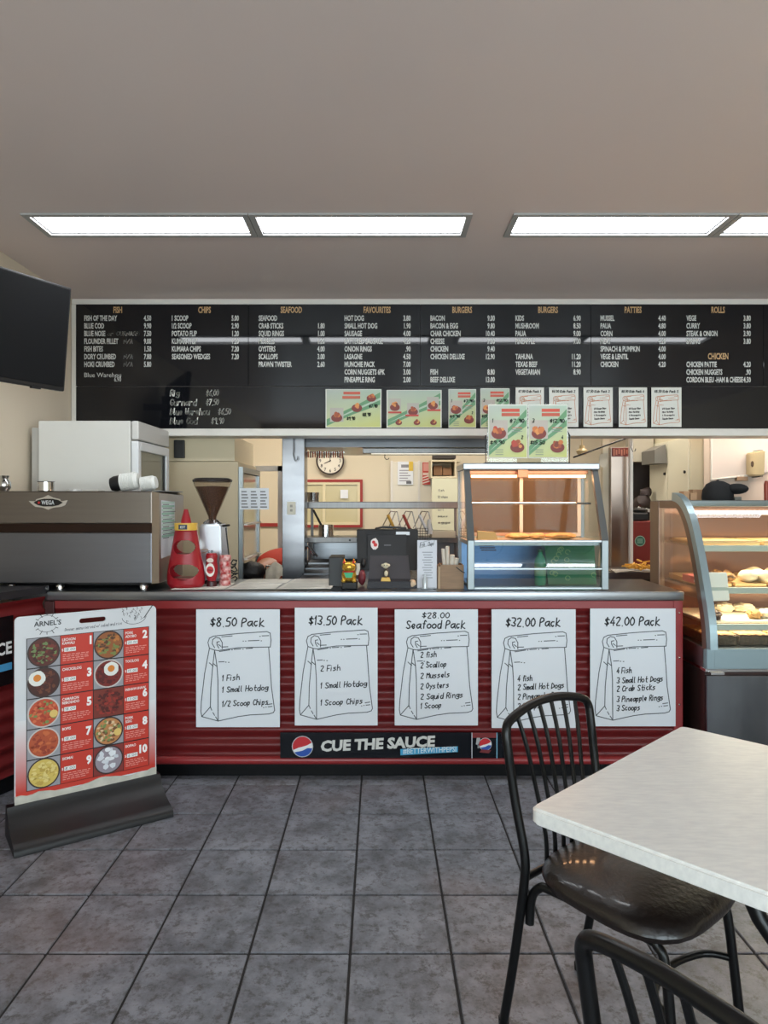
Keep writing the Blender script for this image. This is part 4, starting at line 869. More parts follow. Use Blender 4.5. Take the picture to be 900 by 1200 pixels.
b = B(); b.poly([(wx0+p_, wy0+.01, wzm), (wx1-p_, wy0+.01, wzm), (wx1-p_, wyt+.01, wzt-.034), (wx0+p_, wyt+.01, wzt-.034)]); b.build('slanted_glass', glass, fw)
b = B(); b.grid(lambda u, v: (wx0+p_+(wx1-wx0-2*p_)*u, wy0+.012+.05*math.sin(math.pi*v), ZT+.016+(wzm-.012-ZT-.016)*v), 1, 14); b.build('lower_panel', glass_mat('lower_glass', (196, 212, 222), 4.5), fw, True)
for x_ in (wx0+.006, wx1-.008):
    b = B(); b.poly([(x_, wy0+.03, wzm), (x_, wy1-.02, wzm), (x_, wy1-.02, wzt-.034), (x_, wyt+.03, wzt-.034)]); b.build('side_glass', glass, fw)
b = B(); b.box(wx0+.02, wy1-.015, ZT+.004, wx1-.02, wy1-.005, wzm-.02); b.build('lower_back', mat('reflection_blue_steel', (120, 146, 178), .3, .5), fw)  # blue put into the panel colour in place of a reflection in the glass
for a_, c_, wy1 in ((wx0+.02, (wx0+wx1)/2+.01, 4.12), ((wx0+wx1)/2-.01, wx1-.02, 4.106)):
    b = B(); b.box(a_, wy1-.012, wzm, a_+.02, wy1, wzt-.034); b.box(c_-.02, wy1-.012, wzm, c_, wy1, wzt-.034); b.box(a_+.02, wy1-.012, wzm, c_-.02, wy1, wzm+.02); b.box(a_+.02, wy1-.012, wzt-.055, c_-.02, wy1, wzt-.034)
    dd = b.build('sliding_door', mat('copper_tint_frame', (176, 140, 116), .3, .7), fw)
    b = B(); b.poly([(a_+.02, wy1-.006, wzm+.02), (c_-.02, wy1-.006, wzm+.02), (c_-.02, wy1-.006, wzt-.055), (a_+.02, wy1-.006, wzt-.055)]); b.build('door_glass', glass_mat('warm_door_glass', (190, 138, 108), .35, .04), dd)
wy1 = 4.12
b = B(); zr = Z(590, 3.85); b.tube([(wx0+p_, wyt+.02, zr), (wx1-p_, wyt+.02, zr)], .006, 8); b.build('shelf_bar', chrome, fw)
b = B(); zl = Z(558, 3.88)
b.tube([(wx0+.05, 3.90, zl), (wx1-.05, 3.90, zl)], .008, 10); b.build('heat_lamp', mat('heat_lamp_glow', (255, 220, 180), .4, emit=(255, 190, 130), es=5), fw)
b = B(); b.box(wx0+.04, 3.885, zl+.012, wx1-.04, 3.98, zl+.03); b.box((wx0+wx1)/2-.03-.04, wyt+.015, zl-.01, (wx0+wx1)/2+.03-.04, wyt+.04, zl+.045, .003); b.build('lamp_hood', mat('copper_hood', (190, 120, 86), .3, .8), fw)
area('food_warmer_light', ((wx0+wx1)/2, 3.95, zl-.01), (0, 0, 0), .6, .1, 7, (1.0, .5, .24))
b = B(); rr = random.Random(5); b.hexa([(X(559, 3.72), 3.70, wzm), (X(583, 3.72), 3.70, wzm), (X(583, 3.72), 3.78, wzm), (X(560, 3.72), 3.78, wzm), (X(560, 3.72), 3.71, wzm+.045), (X(580, 3.72), 3.71, wzm+.038), (X(580, 3.72), 3.78, wzm+.038), (X(561, 3.72), 3.78, wzm+.045)])
tag(b.build('food_carton', mat('tan_carton', (214, 160, 96), .6)), 'tan food carton at the left inside the heated cabinet', 'carton')
for i, (px, ln) in enumerate(((600, .07), (622, .05), (650, .09))):
    b = B(); b.blob((X(px+8, 3.85), 3.88, wzm+.010), (ln, .05, .018), 2, .25, i); tag(b.build('battered_fish', mat('golden_batter', (204, 150, 86), .6, var=.3, scale=50, bump=.5, bscale=80), None, True), ('left', 'small middle', 'long right')[i]+' piece of battered fish on the deck of the heated cabinet', 'fried fish', 'battered fish pieces in the heated cabinet')
# vent slots, bottle and green bag in the lower compartment
b = B()
for q in range(4): b.box(wx0+.06+.006*q, wy0+.058, Z(637.5+2.7*q, wy0)-.003, wx0+.14+.006*q, wy0+.064, Z(637.5+2.7*q, wy0)+.003)
b.build('vent_slots', mat('copper_dark', (90, 50, 40), .4), fw)
yq = 3.78; xq = X(633, yq); zq = ZT+.013; b_m = mat('green_bottle', (64, 190, 130), .15)
bt = thing('drink_bottle', 'green plastic drink bottle in the lower glass of the warmer', 'bottle', (xq, yq, zq))
b = B(); b.lathe([(.026, 0), (.030, .006), (.030, .10), (.031, .115), (.027, .14), (.012, .168), (.011, .176)], (xq, yq, zq), 24); b.build('body', b_m, bt, True)
b = B(); b.lathe([(.0305, .05), (.0308, .052), (.0308, .098), (.0305, .1)], (xq, yq, zq), 24, cap=False); b.build('label_band', mat('pale_green_label', (170, 214, 150), .5), bt, True)
b = B(); b.lathe([(.013, .176), (.013, .19), (0, .19)], (xq, yq, zq), 16); b.build('cap', mat('green_cap', (40, 120, 70), .4), bt, True)
x0_, x1_ = X(641, 3.85), X(697, 3.85)
b = B(); b.hexa([(x0_, 3.82, ZT+.012), (x1_, 3.82, ZT+.012), (x1_, 3.98, ZT+.012), (x0_, 3.98, ZT+.012), (x0_-.01, 3.86, wzm-.04), (x1_, 3.86, wzm-.04), (x1_, 3.95, wzm-.04), (x0_-.01, 3.95, wzm-.04)])
gbag = tag(b.build('green_bag', mat('green_bag', (70, 150, 84), .45)), 'green bag with pale ring pattern at the right in the warmer base', 'bag')
P = Print((x0_, 3.818, ZT+.006), (1,0,0), Vector((0, .04, .21)).normalized(), (0, -1, .1)); rr = random.Random(8)
for q in range(14):
    u_, v_ = rr.uniform(.02, .25), rr.uniform(.02, .2); P.line([(u_+.013*math.cos(R(a)), v_+.012*math.sin(R(a))) for a in range(0, 300+(q % 3)*30, 40)], .004, (176, 214, 120))
P.build('ring_pattern', gbag)
# pop-up signs on the warmer
ysn = 3.90
ps = thing('popup_sign', 'pair of green photo price cards in a black wire frame on the warmer', 'sign', (X(620, ysn), ysn, wzt))
promo(572, 618, 474, 537, False, 12, '', Y=ysn, root=ps, wd=1); promo(619, 665, 474, 537, False, 24, '', Y=ysn, root=ps, wd=1)
b = B(); xa, xb_, za, zb3 = X(569.5, ysn), X(668, ysn), wzt+.006, Z(510, ysn)
b.tube([(xa, ysn+.01, zb3), (xa, ysn+.01, za), (xb_, ysn+.01, za), (xb_, ysn+.01, zb3), (xb_-.02, ysn+.012, Z(503, ysn))], .005, 6); b.tube([(xa, ysn+.01, za), (xa, ysn+.12, za), (xb_, ysn+.12, za), (xb_, ysn+.01, za)], .005, 6); b.build('wire_frame', black_m, ps)
b = B(); b.box(X(571, ysn), ysn+.002, za+.004, X(666, ysn), ysn+.006, Z(473, ysn)); b.build('acrylic_back', glass_mat('acrylic'), ps)

# ------------------------------------------------------------------ curved display cabinet on the right
dx0, dx1 = 1.60, 3.1
dc = thing('display_cabinet', 'curved-glass bakery display cabinet with lit shelves at the right edge', 'display cabinet', (2.3, 3.8, 0))
prf = [(3.86, 1.425), (3.80, 1.415), (3.73, 1.38), (3.66, 1.305), (3.587, 1.163), (3.51, .967), (3.46, .812), (3.45, .70)]
def smoothc(pts, n=4):
    out = []
    for i in range(len(pts)-1):
        p0, p1, p2, p3 = pts[max(i-1, 0)], pts[i], pts[i+1], pts[min(i+2, len(pts)-1)]
        for j in range(n):
            t = j/n; out.append(tuple(.5*((2*p1[m])+(-p0[m]+p2[m])*t+(2*p0[m]-5*p1[m]+4*p2[m]-p3[m])*t*t+(-p0[m]+3*p1[m]-3*p2[m]+p3[m])*t**3) for m in range(len(p1))))
    return out+[pts[-1]]
cp = smoothc(prf)
def strip(x0, x1, inner, outer_off=0.0):
    b = B(); n = len(cp)
    def nrm(i):
        a, c = cp[max(i-1, 0)], cp[min(i+1, n-1)]; dy, dz = c[0]-a[0], c[1]-a[1]; l = math.hypot(dy, dz); return (-dz/l*-1, dy/l*-1)
    ov = [(cp[i][0]-nrm(i)[0]*outer_off, cp[i][1]-nrm(i)[1]*outer_off) for i in range(n)]; iv = [(cp[i][0]+nrm(i)[0]*inner, cp[i][1]+nrm(i)[1]*inner) for i in range(n)]
    for i in range(n-1):
        b.hexa([(x0, *ov[i]), (x1, *ov[i]), (x1, *iv[i]), (x0, *iv[i]), (x0, *ov[i+1]), (x1, *ov[i+1]), (x1, *iv[i+1]), (x0, *iv[i+1])])
    bmesh.ops.remove_doubles(b.bm, verts=b.bm.verts, dist=1e-5); return b
strip(dx0, dx0+.036, .045).build('curved_frame', mat('cabinet_frame', (150, 168, 174), .35, .6), dc, True)
b = B(); b.grid(lambda u, v: (dx0+.036+(dx1-dx0-.036)*u, cp[int(round(v*(len(cp)-1)))][0]+.006, cp[int(round(v*(len(cp)-1)))][1]-.002), 1, len(cp)-1); b.build('curved_glass', glass, dc, True)
b = B(); b.box(dx0, 4.04, .6, dx0+.036, 4.17, 1.425, .004); b.build('rear_post', mat('bronze_steel', (128, 108, 96), .35, .8), dc)
b = B(); b.box(dx0+.002, 3.80, 1.385, dx0+.034, 4.04, 1.425, .003); b.build('side_top_rail', MATS['bronze_steel'], dc)
b = B(); pp = [(dx0+.01, y, z) for y, z in cp if z < 1.39]; b.poly(pp+[(dx0+.01, 4.04, .70), (dx0+.01, 4.04, 1.385)]); b.build('side_glass', glass_mat('side_pane', (220, 210, 196), 1.2), dc)
b = B(); b.box(dx0+.036, 3.80, 1.395, dx1, 4.16, 1.428, .004); b.build('top_panel', mat('top_grey', (112, 120, 122), .3, .5), dc)
b = B(); b.box(dx0+.03, 3.445, .60, dx1, 3.475, .70, .003); b.box(dx0, 3.442, .60, dx0+.04, 3.49, .74, .003); b.build('lower_fascia', mat('fascia_blue_grey', (140, 158, 164), .35, .5), dc)
b = B(); b.box(dx0+.0, 3.48, .60, dx1, 4.16, .70); b.build('deck', steel, dc)
b = B(); b.box(dx0, 3.455, .584, dx1, 4.17, .60, .002); b.build('base_lip', chrome, dc)
b = B(); b.box(dx0+.004, 3.475, .08, dx1, 4.15, .584); b.build('base', mat('base_dark', (74, 58, 56), .25, .7), dc)
for i in range(2):
    b = B(); b.box(dx0+.006+.72*i, 3.455, .1, dx0+.72+.72*i, 3.475, .566, .003); d_ = b.build('base_door', mat('door_steel', (120, 122, 126), .26, 1.0, var=.35, scale=2.2, stretch=(3, 1, 1.2)), dc)
b = B(); b.box(dx0+.02, 3.438, .573, dx0+.085, 3.456, .585, .002); b.build('latch', chrome, dc)
b = B()
for px, Yz in ((dx0+.1, 3.5), (dx1-.1, 3.5), (dx0+.1, 4.1), (dx1-.1, 4.1)): b.lathe([(.02, 0), (.02, .08)], (px, Yz, 0), 12)
b.build('feet', black_m, dc)['kind'] = 'stuff'
b = B(); b.box(dx0+.036, 4.13, .70, dx1, 4.14, 1.39); b.build('rear_door', mat('rear_brown_glass', (150, 112, 96), .12, .3), dc)
shz = [(1.195, 3.63), (.985, 3.575), (.808, 3.52)]
for z_, yf in shz:
    b = B(); b.box(dx0+.04, yf+.012, z_-.008, dx1, 4.1, z_-.001); sh = b.build('shelf', glass_mat('shelf_glass', (232, 228, 214), .8), dc)
    b = B(); b.box(dx0+.04, yf, z_-.032, dx1, yf+.016, z_, .003); b.build('price_rail', mat('shelf_rail', (172, 178, 168), .4, .2), sh)
tube_m = mat('lamp_tube', (255, 255, 255), .5, emit=(255, 244, 222), es=9)
for z_, yf in ((1.362, 3.80), (1.178, 3.675), (.968, 3.62), (.791, 3.565)):
    b = B(); b.tube([(dx0+.06, yf, z_), (dx1-.03, yf, z_)], .010, 10); b.build('lamp_tube', tube_m, dc, True)
    area('cabinet_light', ((dx0+dx1)/2, yf+.05, z_-.012), (R(-12), 0, 0), 1.35, .05, 5.5 if z_ > 1 else 6.5, (1.0, .84, .58))
b = B(); b.prism([(dx0-.001, y, z) for y, z in cp]+[(dx0-.001, y+.042, z-.012) for y, z in cp[::-1]], (.004, 0, 0)); b.build('side_frame', MATS['bronze_steel'], dc)
# contents
tray_m = mat('tan_tray', (206, 168, 116), .5, var=.15, scale=5); cake_c = mat('crumble_top', (206, 160, 96), .7, var=.5, scale=60, bump=.8, bscale=70); choc = mat('chocolate', (74, 42, 30), .6, var=.5, scale=50, bump=.8, bscale=60); cream = mat('cream_bun', (232, 214, 180), .55, var=.2, scale=12)
for i in range(4):
    z_ = 1.195; b = B(); xx = dx0+.07+.34*i; b.box(xx, 3.68, z_, xx+.32, 4.06, z_+.016, .003); b.box(xx+.01, 3.69, z_+.016, xx+.31, 4.05, z_+.02); tag(b.build('cake_board', tray_m), ('leftmost', 'second', 'third', 'hidden rightmost')[i]+' empty tan board on the top shelf of the display cabinet', 'board', 'empty boards on the top cabinet shelf')
z_ = .985
for i, (a_, wd_) in enumerate(((dx0+.06, .16), (dx0+.24, .16), (dx0+.43, .3), (dx0+.76, .3), (dx0+1.1, .3))):
    b = B(); b.hexa([(a_, 3.64, z_), (a_+wd_, 3.64, z_), (a_+wd_, 4.04, z_), (a_, 4.04, z_), (a_, 3.64, z_+.012), (a_+wd_, 3.64, z_+.012), (a_+wd_, 4.04, z_+.03), (a_, 4.04, z_+.03)]); tag(b.build('serving_tray', tray_m), ('tan tray nearest the side glass on the second cabinet shelf', 'tan tray under the dark-topped biscuits on the second cabinet shelf', 'tan tray under the cream buns on the second cabinet shelf', 'tan tray past the frame edge on the second cabinet shelf', 'furthest right tan tray on the second cabinet shelf')[i], 'tray', 'tan trays on the second cabinet shelf')
b = B(); b.box(X(811, 3.66), 3.64, z_+.013, X(840, 3.66), 3.78, z_+.05, .003); o = tag(b.build('checked_box', mat('checked_red', (206, 120, 120), .6)), 'small red and white checked box on the second cabinet shelf', 'box')
P = Print((X(811, 3.66), 3.6395, z_+.013))
for q in range(16):
    for r2 in range(4):
        if (q+r2) % 2: P.rect(.128*q/16, .036*r2/4, .128*(q+1)/16, .036*(r2+1)/4, (228,214,210))
P.build('check_print', o)
P = None
for i, (px, py, Yv, r3) in enumerate(((846, 673, 3.72, .032), (855, 672, 3.68, .03), (851, 664, 3.85, .03), (840, 665, 3.9, .03))):
    b = B(); b.blob((X(px, Yv), Yv, z_+.04), (r3, r3, r3*.75), 2, .35, i, 4); tag(b.build('biscuit', mat('nutty_biscuit', (190, 140, 84), .7, var=.8, scale=40, col2=(60, 36, 24), bump=.7, bscale=60), None, True), ('front left', 'front right', 'back right', 'back left')[i]+' chocolate-flecked biscuit of four beside the red checked box', 'biscuit', 'chocolate-flecked biscuits beside the checked box')
for i, (px, Yv) in enumerate(((876, 3.70), (889, 3.74), (898, 3.68), (884, 3.88), (906, 3.85))):
    b = B(); b.blob((X(px, Yv), Yv, z_+.045), (.045, .055, .032), 3, .12, i+7, 2); tag(b.build('cream_bun', cream, None, True), ('left front', 'middle front', 'right front', 'left back', 'right back')[i]+' pale cream bun on the second cabinet shelf', 'bun', 'cream buns on the second cabinet shelf')
z_ = .808
b = B(); b.box(dx0+.06, 3.56, z_, dx0+.95, 4.02, z_+.008, .002); tag(b.build('paper_liner', mat('liner_white', (226, 216, 196), .6)), 'long pale paper liner under the cakes on the third cabinet shelf', 'paper')
for i, (px, Yv, m_, rx, lab) in enumerate(((834, 3.62, choc, .05, 'dark chocolate cluster at the left of the third cabinet shelf'), (884, 3.64, cake_c, .035, 'pale crumbly cake at the right of the third cabinet shelf'), (897, 3.66, cream, .04, 'cream topped cake by the frame edge on the third cabinet shelf'), (848, 3.88, cream, .05, 'pale meringue mound behind the chocolate cluster'), (872, 3.86, cream, .055, 'large pale meringue mound at the back of the third cabinet shelf'))):
    b = B(); b.blob((X(px, Yv), Yv, z_+.03), (rx, rx*.9, .026), 3, .4, i+3, 4); tag(b.build('cake', m_, None, True), lab, 'cake', None)
z_ = .70
for i, (pa, pb) in enumerate(((829, 864), (867, 905), (908, 950))):
    Yv = 3.53; a_, c_ = X(pa, Yv), X(pb, Yv)
    t = thing('slice_slab', ('left', 'middle', 'outer right')[i]+' dark-based crumble slab on the lowest cabinet shelf', 'slice', ((a_+c_)/2, Yv, z_), group='crumble slabs on the lowest cabinet shelf')
    b = B(); b.box(a_, Yv, z_+.001, c_, Yv+.3, z_+.045, .004); b.build('base_layer', mat('dark_slice', (84, 66, 44), .7, var=.6, scale=70, bump=.7, bscale=90), t)
    b = B(); b.grid(lambda u, v: (a_+(c_-a_)*u, Yv+.3*v, z_+.052+.008*noise.noise(Vector((u*9, v*14, i*5)))), 14, 20); bmesh.ops.solidify(b.bm, geom=b.bm.faces[:], thickness=.012); b.build('crumble_top', cake_c, t, True)
# white paper bag clipped against the inside of the glass
Yv = 3.555
b = B(); b.hexa([(X(823, Yv), Yv+.003, Z(705, Yv)), (X(856, Yv), Yv+.003, Z(704, Yv)), (X(856, Yv), Yv+.03, Z(704, Yv)), (X(823, Yv), Yv+.03, Z(705, Yv)), (X(821, Yv), Yv+.05, Z(672, Yv)), (X(858, Yv), Yv+.05, Z(672, Yv)), (X(858, Yv), Yv+.06, Z(672, Yv)), (X(821, Yv), Yv+.06, Z(672, Yv))]); bmesh.ops.bevel(b.bm, geom=b.bm.edges[:], offset=.004, segments=2, affect='EDGES'); tag(b.build('paper_bag', mat('bag_white', (234, 228, 216), .6)), 'plain white paper bag hanging inside the curved glass', 'bag')
# items on top of the cabinet
Yv = 3.97; k = Yv/FL; zt4 = 1.428
cpb = thing('baseball_hat', 'plain black baseball cap lying on top of the display cabinet', 'cap', (X(845, Yv), Yv, zt4))
fab = mat('black_cotton', (14, 14, 16), .85)
xc_ = X(841, Yv)
b = B(); b.lathe([(.082, 0), (.084, .02), (.078, .06), (.06, .092), (.03, .108), (.0, .112)], (xc_, Yv, zt4), 28); b.build('crown', fab, cpb, True)
b = B(); b.blob((xc_+.088, Yv-.035, zt4+.064), (.058, .075, .030), 3, .0); b.build('peak', fab, cpb, True)
b = B(); b.blob((xc_, Yv, zt4+.112), (.008, .008, .005), 1, 0); b.build('button', fab, cpb, True)
kraft = mat('kraft_card', (170, 134, 100), .7)
for i, (pa, pb, pt, Yq) in enumerate(((801, 808, 576, 3.95), (809, 817, 578, 3.95), (812, 826, 574, 4.08))):
    b = B(); b.box(X(pa, Yq), Yq, zt4, X(pb, Yq), Yq+.06, Z(pt, Yq)+.002, .002); tag(b.build('card_box', kraft), ('upright small', 'low square', 'longer rear')[i]+' brown card box beside the black cap on the cabinet', 'box', 'brown card boxes on the display cabinet')
b = B(); b.box(X(858, 3.95), 3.92, zt4, X(866, 3.95), 3.97, zt4+.02, .002); tag(b.build('ticket_clip', mat('clip_grey', (120, 118, 110), .5)), 'small grey clip under the peak of the black cap', 'clip')
b = B(); b.lathe([(.012, 0), (.013, .09), (.008, .11)], (X(898, 3.98), 3.98, zt4), 12); tag(b.build('spice_jar', mat('rust_jar', (140, 60, 40), .4), None, True), 'small rust-red jar on the cabinet at the right frame edge', 'jar')

# ------------------------------------------------------------------ kitchen
# tall beige cabinet at the left with a glass-fronted side
Yc = 5.0; kc = Yc/FL
tc_ = thing('coolroom_cabinet', 'tall beige cool cabinet behind the coffee grinder', 'cabinet', (X(235, Yc), 5.35, 0))
xl_, xr_ = X(150, Yc), X(279, Yc); beige = mat('beige_laminate', (196, 180, 150), .5, var=.03, scale=3)
b = B(); b.box(xl_, Yc, 0, xr_, Yc+.72, Z(541, Yc), .004); b.build('front_panel', beige, tc_)
b = B(); b.box(xl_, Yc+.0, Z(540.5, Yc), X(275, Yc), Yc+.74, Z(514, Yc)+.02, .003); b.build('upper_locker', mat('beige_light', (212, 198, 168), .5), tc_)
# door frame + shelving seen beside it
b = B(); x3 = xr_+.004
b.box(x3, Yc+.0, .05, x3+.03, Yc+.04, Z(547, Yc)); b.box(x3, Yc+.68, .05, x3+.03, Yc+.72, Z(547, Yc)); b.box(x3, Yc+.04, Z(547, Yc)-.04, x3+.03, Yc+.68, Z(547, Yc)); b.build('door_frame', alu, tc_)
b = B(); b.poly([(x3+.015, Yc+.04, .05), (x3+.015, Yc+.68, .05), (x3+.015, Yc+.68, Z(548, Yc)-.04), (x3+.015, Yc+.04, Z(548, Yc)-.04)]); b.build('door_glass', mat('fridge_glass', (176, 168, 146), .1, .0, coat=.5), tc_)
for z_ in (.75, 1.0, 1.25): b = B(); b.box(x3+.016, Yc+.06, z_, x3+.05, Yc+.66, z_+.012); b.build('shelf_edge', white_m, tc_)
b = B(); b.box(X(205, Yc), Yc-.03, Z(537, Yc), X(217, Yc), Yc, Z(516, Yc), .004); o = tag(b.build('transformer', black_m), 'small black transformer box on the beige cabinet by the fridge', 'transformer')
# door header and jamb beyond
Yd = 5.75
b = B(); b.box(X(284, Yd), Yd, Z(552, Yd), X(334, Yd), Yd+.06, Z(546, Yd)); b.box(X(325.5, Yd), Yd, 0, X(333, Yd), Yd+.06, Z(546, Yd)); struct(b.build('door_1', white_m))
t = thing('notice_sheet', 'wide white printed price sheet hanging in the kitchen doorway', 'notice', (X(298, 4.985), 4.985, Z(597, 4.985)))
b = B(); b.box(X(281, 4.985), 4.985, Z(597, 4.985), X(315, 4.985), 4.987, Z(572, 4.985)); b.build('paper', paper_m, t)
P = Print((X(281, 4.985), 4.9835, Z(597, 4.985))); kx = 4.985/FL
for cI in range(3):
    for q in range(6): P.rect((2+11*cI)*kx, (2+3.6*q)*kx, (10+11*cI-(q % 3))*kx, (3.6+3.6*q)*kx, (130,130,134))
P.build('print', t)
# red dado line and red-framed window in the back wall
redl = mat('red_trim', (150, 44, 40), .5)
b = B(); b.box(X(200, YK), YK-.02, Z(617, YK), X(358, YK), YK, Z(613, YK)); b.box(X(335, YK), YK-.02, Z(566, YK), X(358, YK), YK, Z(562, YK)); struct(b.build('trim_4', redl))
xa, xb_, za, zb3 = X(330, YK), X(425, YK), Z(618, YK), Z(562, YK); e = 3*YK/FL
wn = B(); wn.box(xa, YK-.03, za, xb_, YK-.002, za+e); wn.box(xa, YK-.03, zb3-e, xb_, YK-.002, zb3); wn.box(xa, YK-.03, za+e, xa+e, YK-.002, zb3-e); wn.box(xb_-e, YK-.03, za+e, xb_, YK-.002, zb3-e)
wn = struct(wn.build('window_4', redl))
b = B(); e2 = 2*e
b.box(xa+e, YK-.025, za+e, xb_-e, YK-.004, za+e2); b.box(xa+e, YK-.025, zb3-e2, xb_-e, YK-.004, zb3-e); b.box(X(380, YK)-.015, YK-.028, za+e2, X(380, YK)+.015, YK-.006, zb3-e2); b.box(xb_-e2, YK-.025, za+e2, xb_-e, YK-.004, zb3-e2); b.build('sash', mat('cream_sash', (216, 206, 170), .5), wn)
b = B(); b.poly([(xa+e, YK-.008, za+e), (xb_-e, YK-.008, za+e), (xb_-e, YK-.008, zb3-e), (xa+e, YK-.008, zb3-e)]); b.build('pane', mat('obscure_glass', (196, 186, 146), .25), wn)
b = B(); b.box(X(399, YK), YK-.03, Z(584, YK), X(408, YK), YK-.028, Z(574, YK)); tag(b.build('note', paper_m), 'small white note stuck on the red-framed kitchen window', 'note')
# clock
Yq = YK-.02; k = Yq/FL; xk_, zk_ = X(387, Yq), Z(540, Yq)
ck = thing('wall_clock', 'round white wall clock with black numerals on the kitchen wall', 'clock', (xk_, Yq, zk_))
Mc = Matrix.Translation((xk_, Yq, zk_)) @ Matrix.Rotation(R(90), 4, 'X')
b = B(); b.lathe([(15*k, .0), (16.4*k, .0), (16.4*k, .03), (15*k, .035), (14.6*k, .02)], seg=40, M=Mc, cap=False); b.build('rim', mat('clock_rim', (70, 60, 56), .3), ck, True)
b = B(); b.lathe([(0, .005), (15*k, .005), (15*k, .012), (0, .012)], seg=40, M=Mc); b.build('face', mat('clock_face', (226, 220, 204), .5), ck)
P = Print((xk_, Yq-.013, zk_))
for q in range(1, 13): a = R(90-30*q); P.text(str(q), 11.6*k*math.cos(a), 11.6*k*math.sin(a)-1.8*k, 3.6*k, (36,34,34), align='c', sx=.9, bold=.015)
P.build('numerals', ck)
b = B()
for a, l, w_ in ((R(90-245), 8*k, .9*k), (R(92), 11*k, .7*k)):
    v_ = Vector((math.cos(a), 0, math.sin(a))); n_ = Vector((-v_.z, 0, v_.x)); c0 = Vector((xk_, Yq-.018, zk_)); b.prism([c0-v_*.01+n_*w_*.5, c0-v_*.01-n_*w_*.5, c0+v_*l-n_*w_*.3, c0+v_*l+n_*w_*.3], (0, -.002, 0))
b.build('hands', black_m, ck)
# pegs of a docket rail hanging in front of the clock
dk = thing('docket_rail', 'row of red-brown clothes pegs hanging across the clock', 'pegs', (X(378, 5.4), 5.4, Z(530, 5.4)))
b = B(); b.tube([(X(357, 5.4), 5.4, Z(530, 5.4)), (X(404, 5.4), 5.4, Z(530, 5.4))], .003, 6); b.build('wire', chrome, dk)
rr = random.Random(4)
for q in range(17): b = B(); px = 358+2.65*q; h_ = rr.uniform(4, 5.2); b.box(X(px, 5.4), 5.39, Z(532+h_, 5.4), X(px+1.5, 5.4), 5.41, Z(532-h_*.7, 5.4)); b.build('peg', mat('peg_%d' % (q % 3), [(130, 56, 40), (160, 90, 60), (86, 50, 40)][q % 3], .6), dk)
# stainless column with a power switch
Yp = 4.80+.22; k = Yp/FL
cl = struct(B().box(X(330.5, Yp), Yp, 0, X(357, Yp), Yp+.2, HC, .004).build('steel_column', mat('column_steel', (138, 137, 140), .26, 1.0, var=.55, scale=1.6, stretch=(.6, 1, 2.2)), None))
sw = thing('wall_switch', 'cream two-gang switch on the left stainless column', 'switch', (X(341, Yp), Yp, Z(597, Yp)))
b = B(); b.box(X(336.5, Yp), Yp-.008, Z(603, Yp), X(346.5, Yp), Yp, Z(588, Yp), .002); b.build('plate', mat('switch_cream', (206, 200, 184), .4), sw)
for zz in (592.5, 597.5): b = B(); b.box(X(340, Yp), Yp-.011, Z(zz+2, Yp), X(343, Yp), Yp-.007, Z(zz-1, Yp)); b.build('rocker', mat('rocker_grey', (150, 146, 136), .4), sw)
def hook(px, py, Yv, L, label, k2=1):
    k = Yv/FL; x_, z_ = X(px, Yv), Z(py, Yv)
    b = B(); b.tube([(x_, Yv, z_), (x_, Yv, z_-L*.6), (x_-.004, Yv, z_-L*.7), (x_+.01, Yv, z_-L), (x_+.028, Yv, z_-L*.93), (x_+.03, Yv, z_-L*.8)], .003, 6); return tag(b.build('hook', mat('dark_steel', (50, 48, 46), .3, .9), None, True), label, 'hook')
hook(344, 512, 4.98, .17, 'dark metal hook hanging at the left stainless column')
hook(451, 529, 5.2, .06, 'short dark hook hanging under the extractor hood')
hook(740, 511, 4.95, .11, 'dark metal hook hanging beside the white pole at the right')
# extractor hood, high shelf and lower shelf, fryers
Yh = 5.1
hd = thing('extractor_hood', 'long stainless extractor hood across the kitchen ceiling', 'extractor hood', (X(480, Yh), Yh+.4, Z(530, Yh)))
b = B(); b.hexa([(X(357, Yh), Yh, Z(524, Yh)), (X(600, Yh), Yh, Z(524, Yh)), (X(600, Yh), Yh+.9, Z(524, Yh)), (X(357, Yh), Yh+.9, Z(524, Yh)), (X(357, Yh), Yh+.1, HC), (X(600, Yh), Yh+.1, HC), (X(600, Yh), Yh+.9, HC), (X(357, Yh), Yh+.9, HC)]); b.build('canopy', steel, hd)
b = B(); b.box(X(425, Yh), Yh+.02, Z(531, Yh), X(575, Yh), Yh+.14, Z(525, Yh), .003); b.build('light_box', steel2, hd)
b = B(); b.tube([(X(435, Yh), Yh+.05, Z(530.5, Yh)), (X(572, Yh), Yh+.05, Z(530.5, Yh))], .007, 8); b.build('strip_lamp', mat('hood_tube', (240, 236, 220), .4, emit=(255, 248, 226), es=1.5), hd)
Ys = 5.3
hs = thing('cooking_bench', 'stainless cooking bench with splashback and gantry shelf behind the counter', 'bench', (X(450, 5.5), 5.6, 0)); hlf = hs
b = B(); b.box(X(357, Ys), Ys, Z(596, Ys), X(545, Ys), Ys+.28, Z(588, Ys), .005); b.build('gantry_shelf', steel2, hs)
for px in (362, 538): b = B(); b.box(X(px, Ys)-.01, Ys+.24, ZT-.05, X(px, Ys)+.01, Ys+.27, Z(595, Ys)); b.build('upright', steel2, hs)
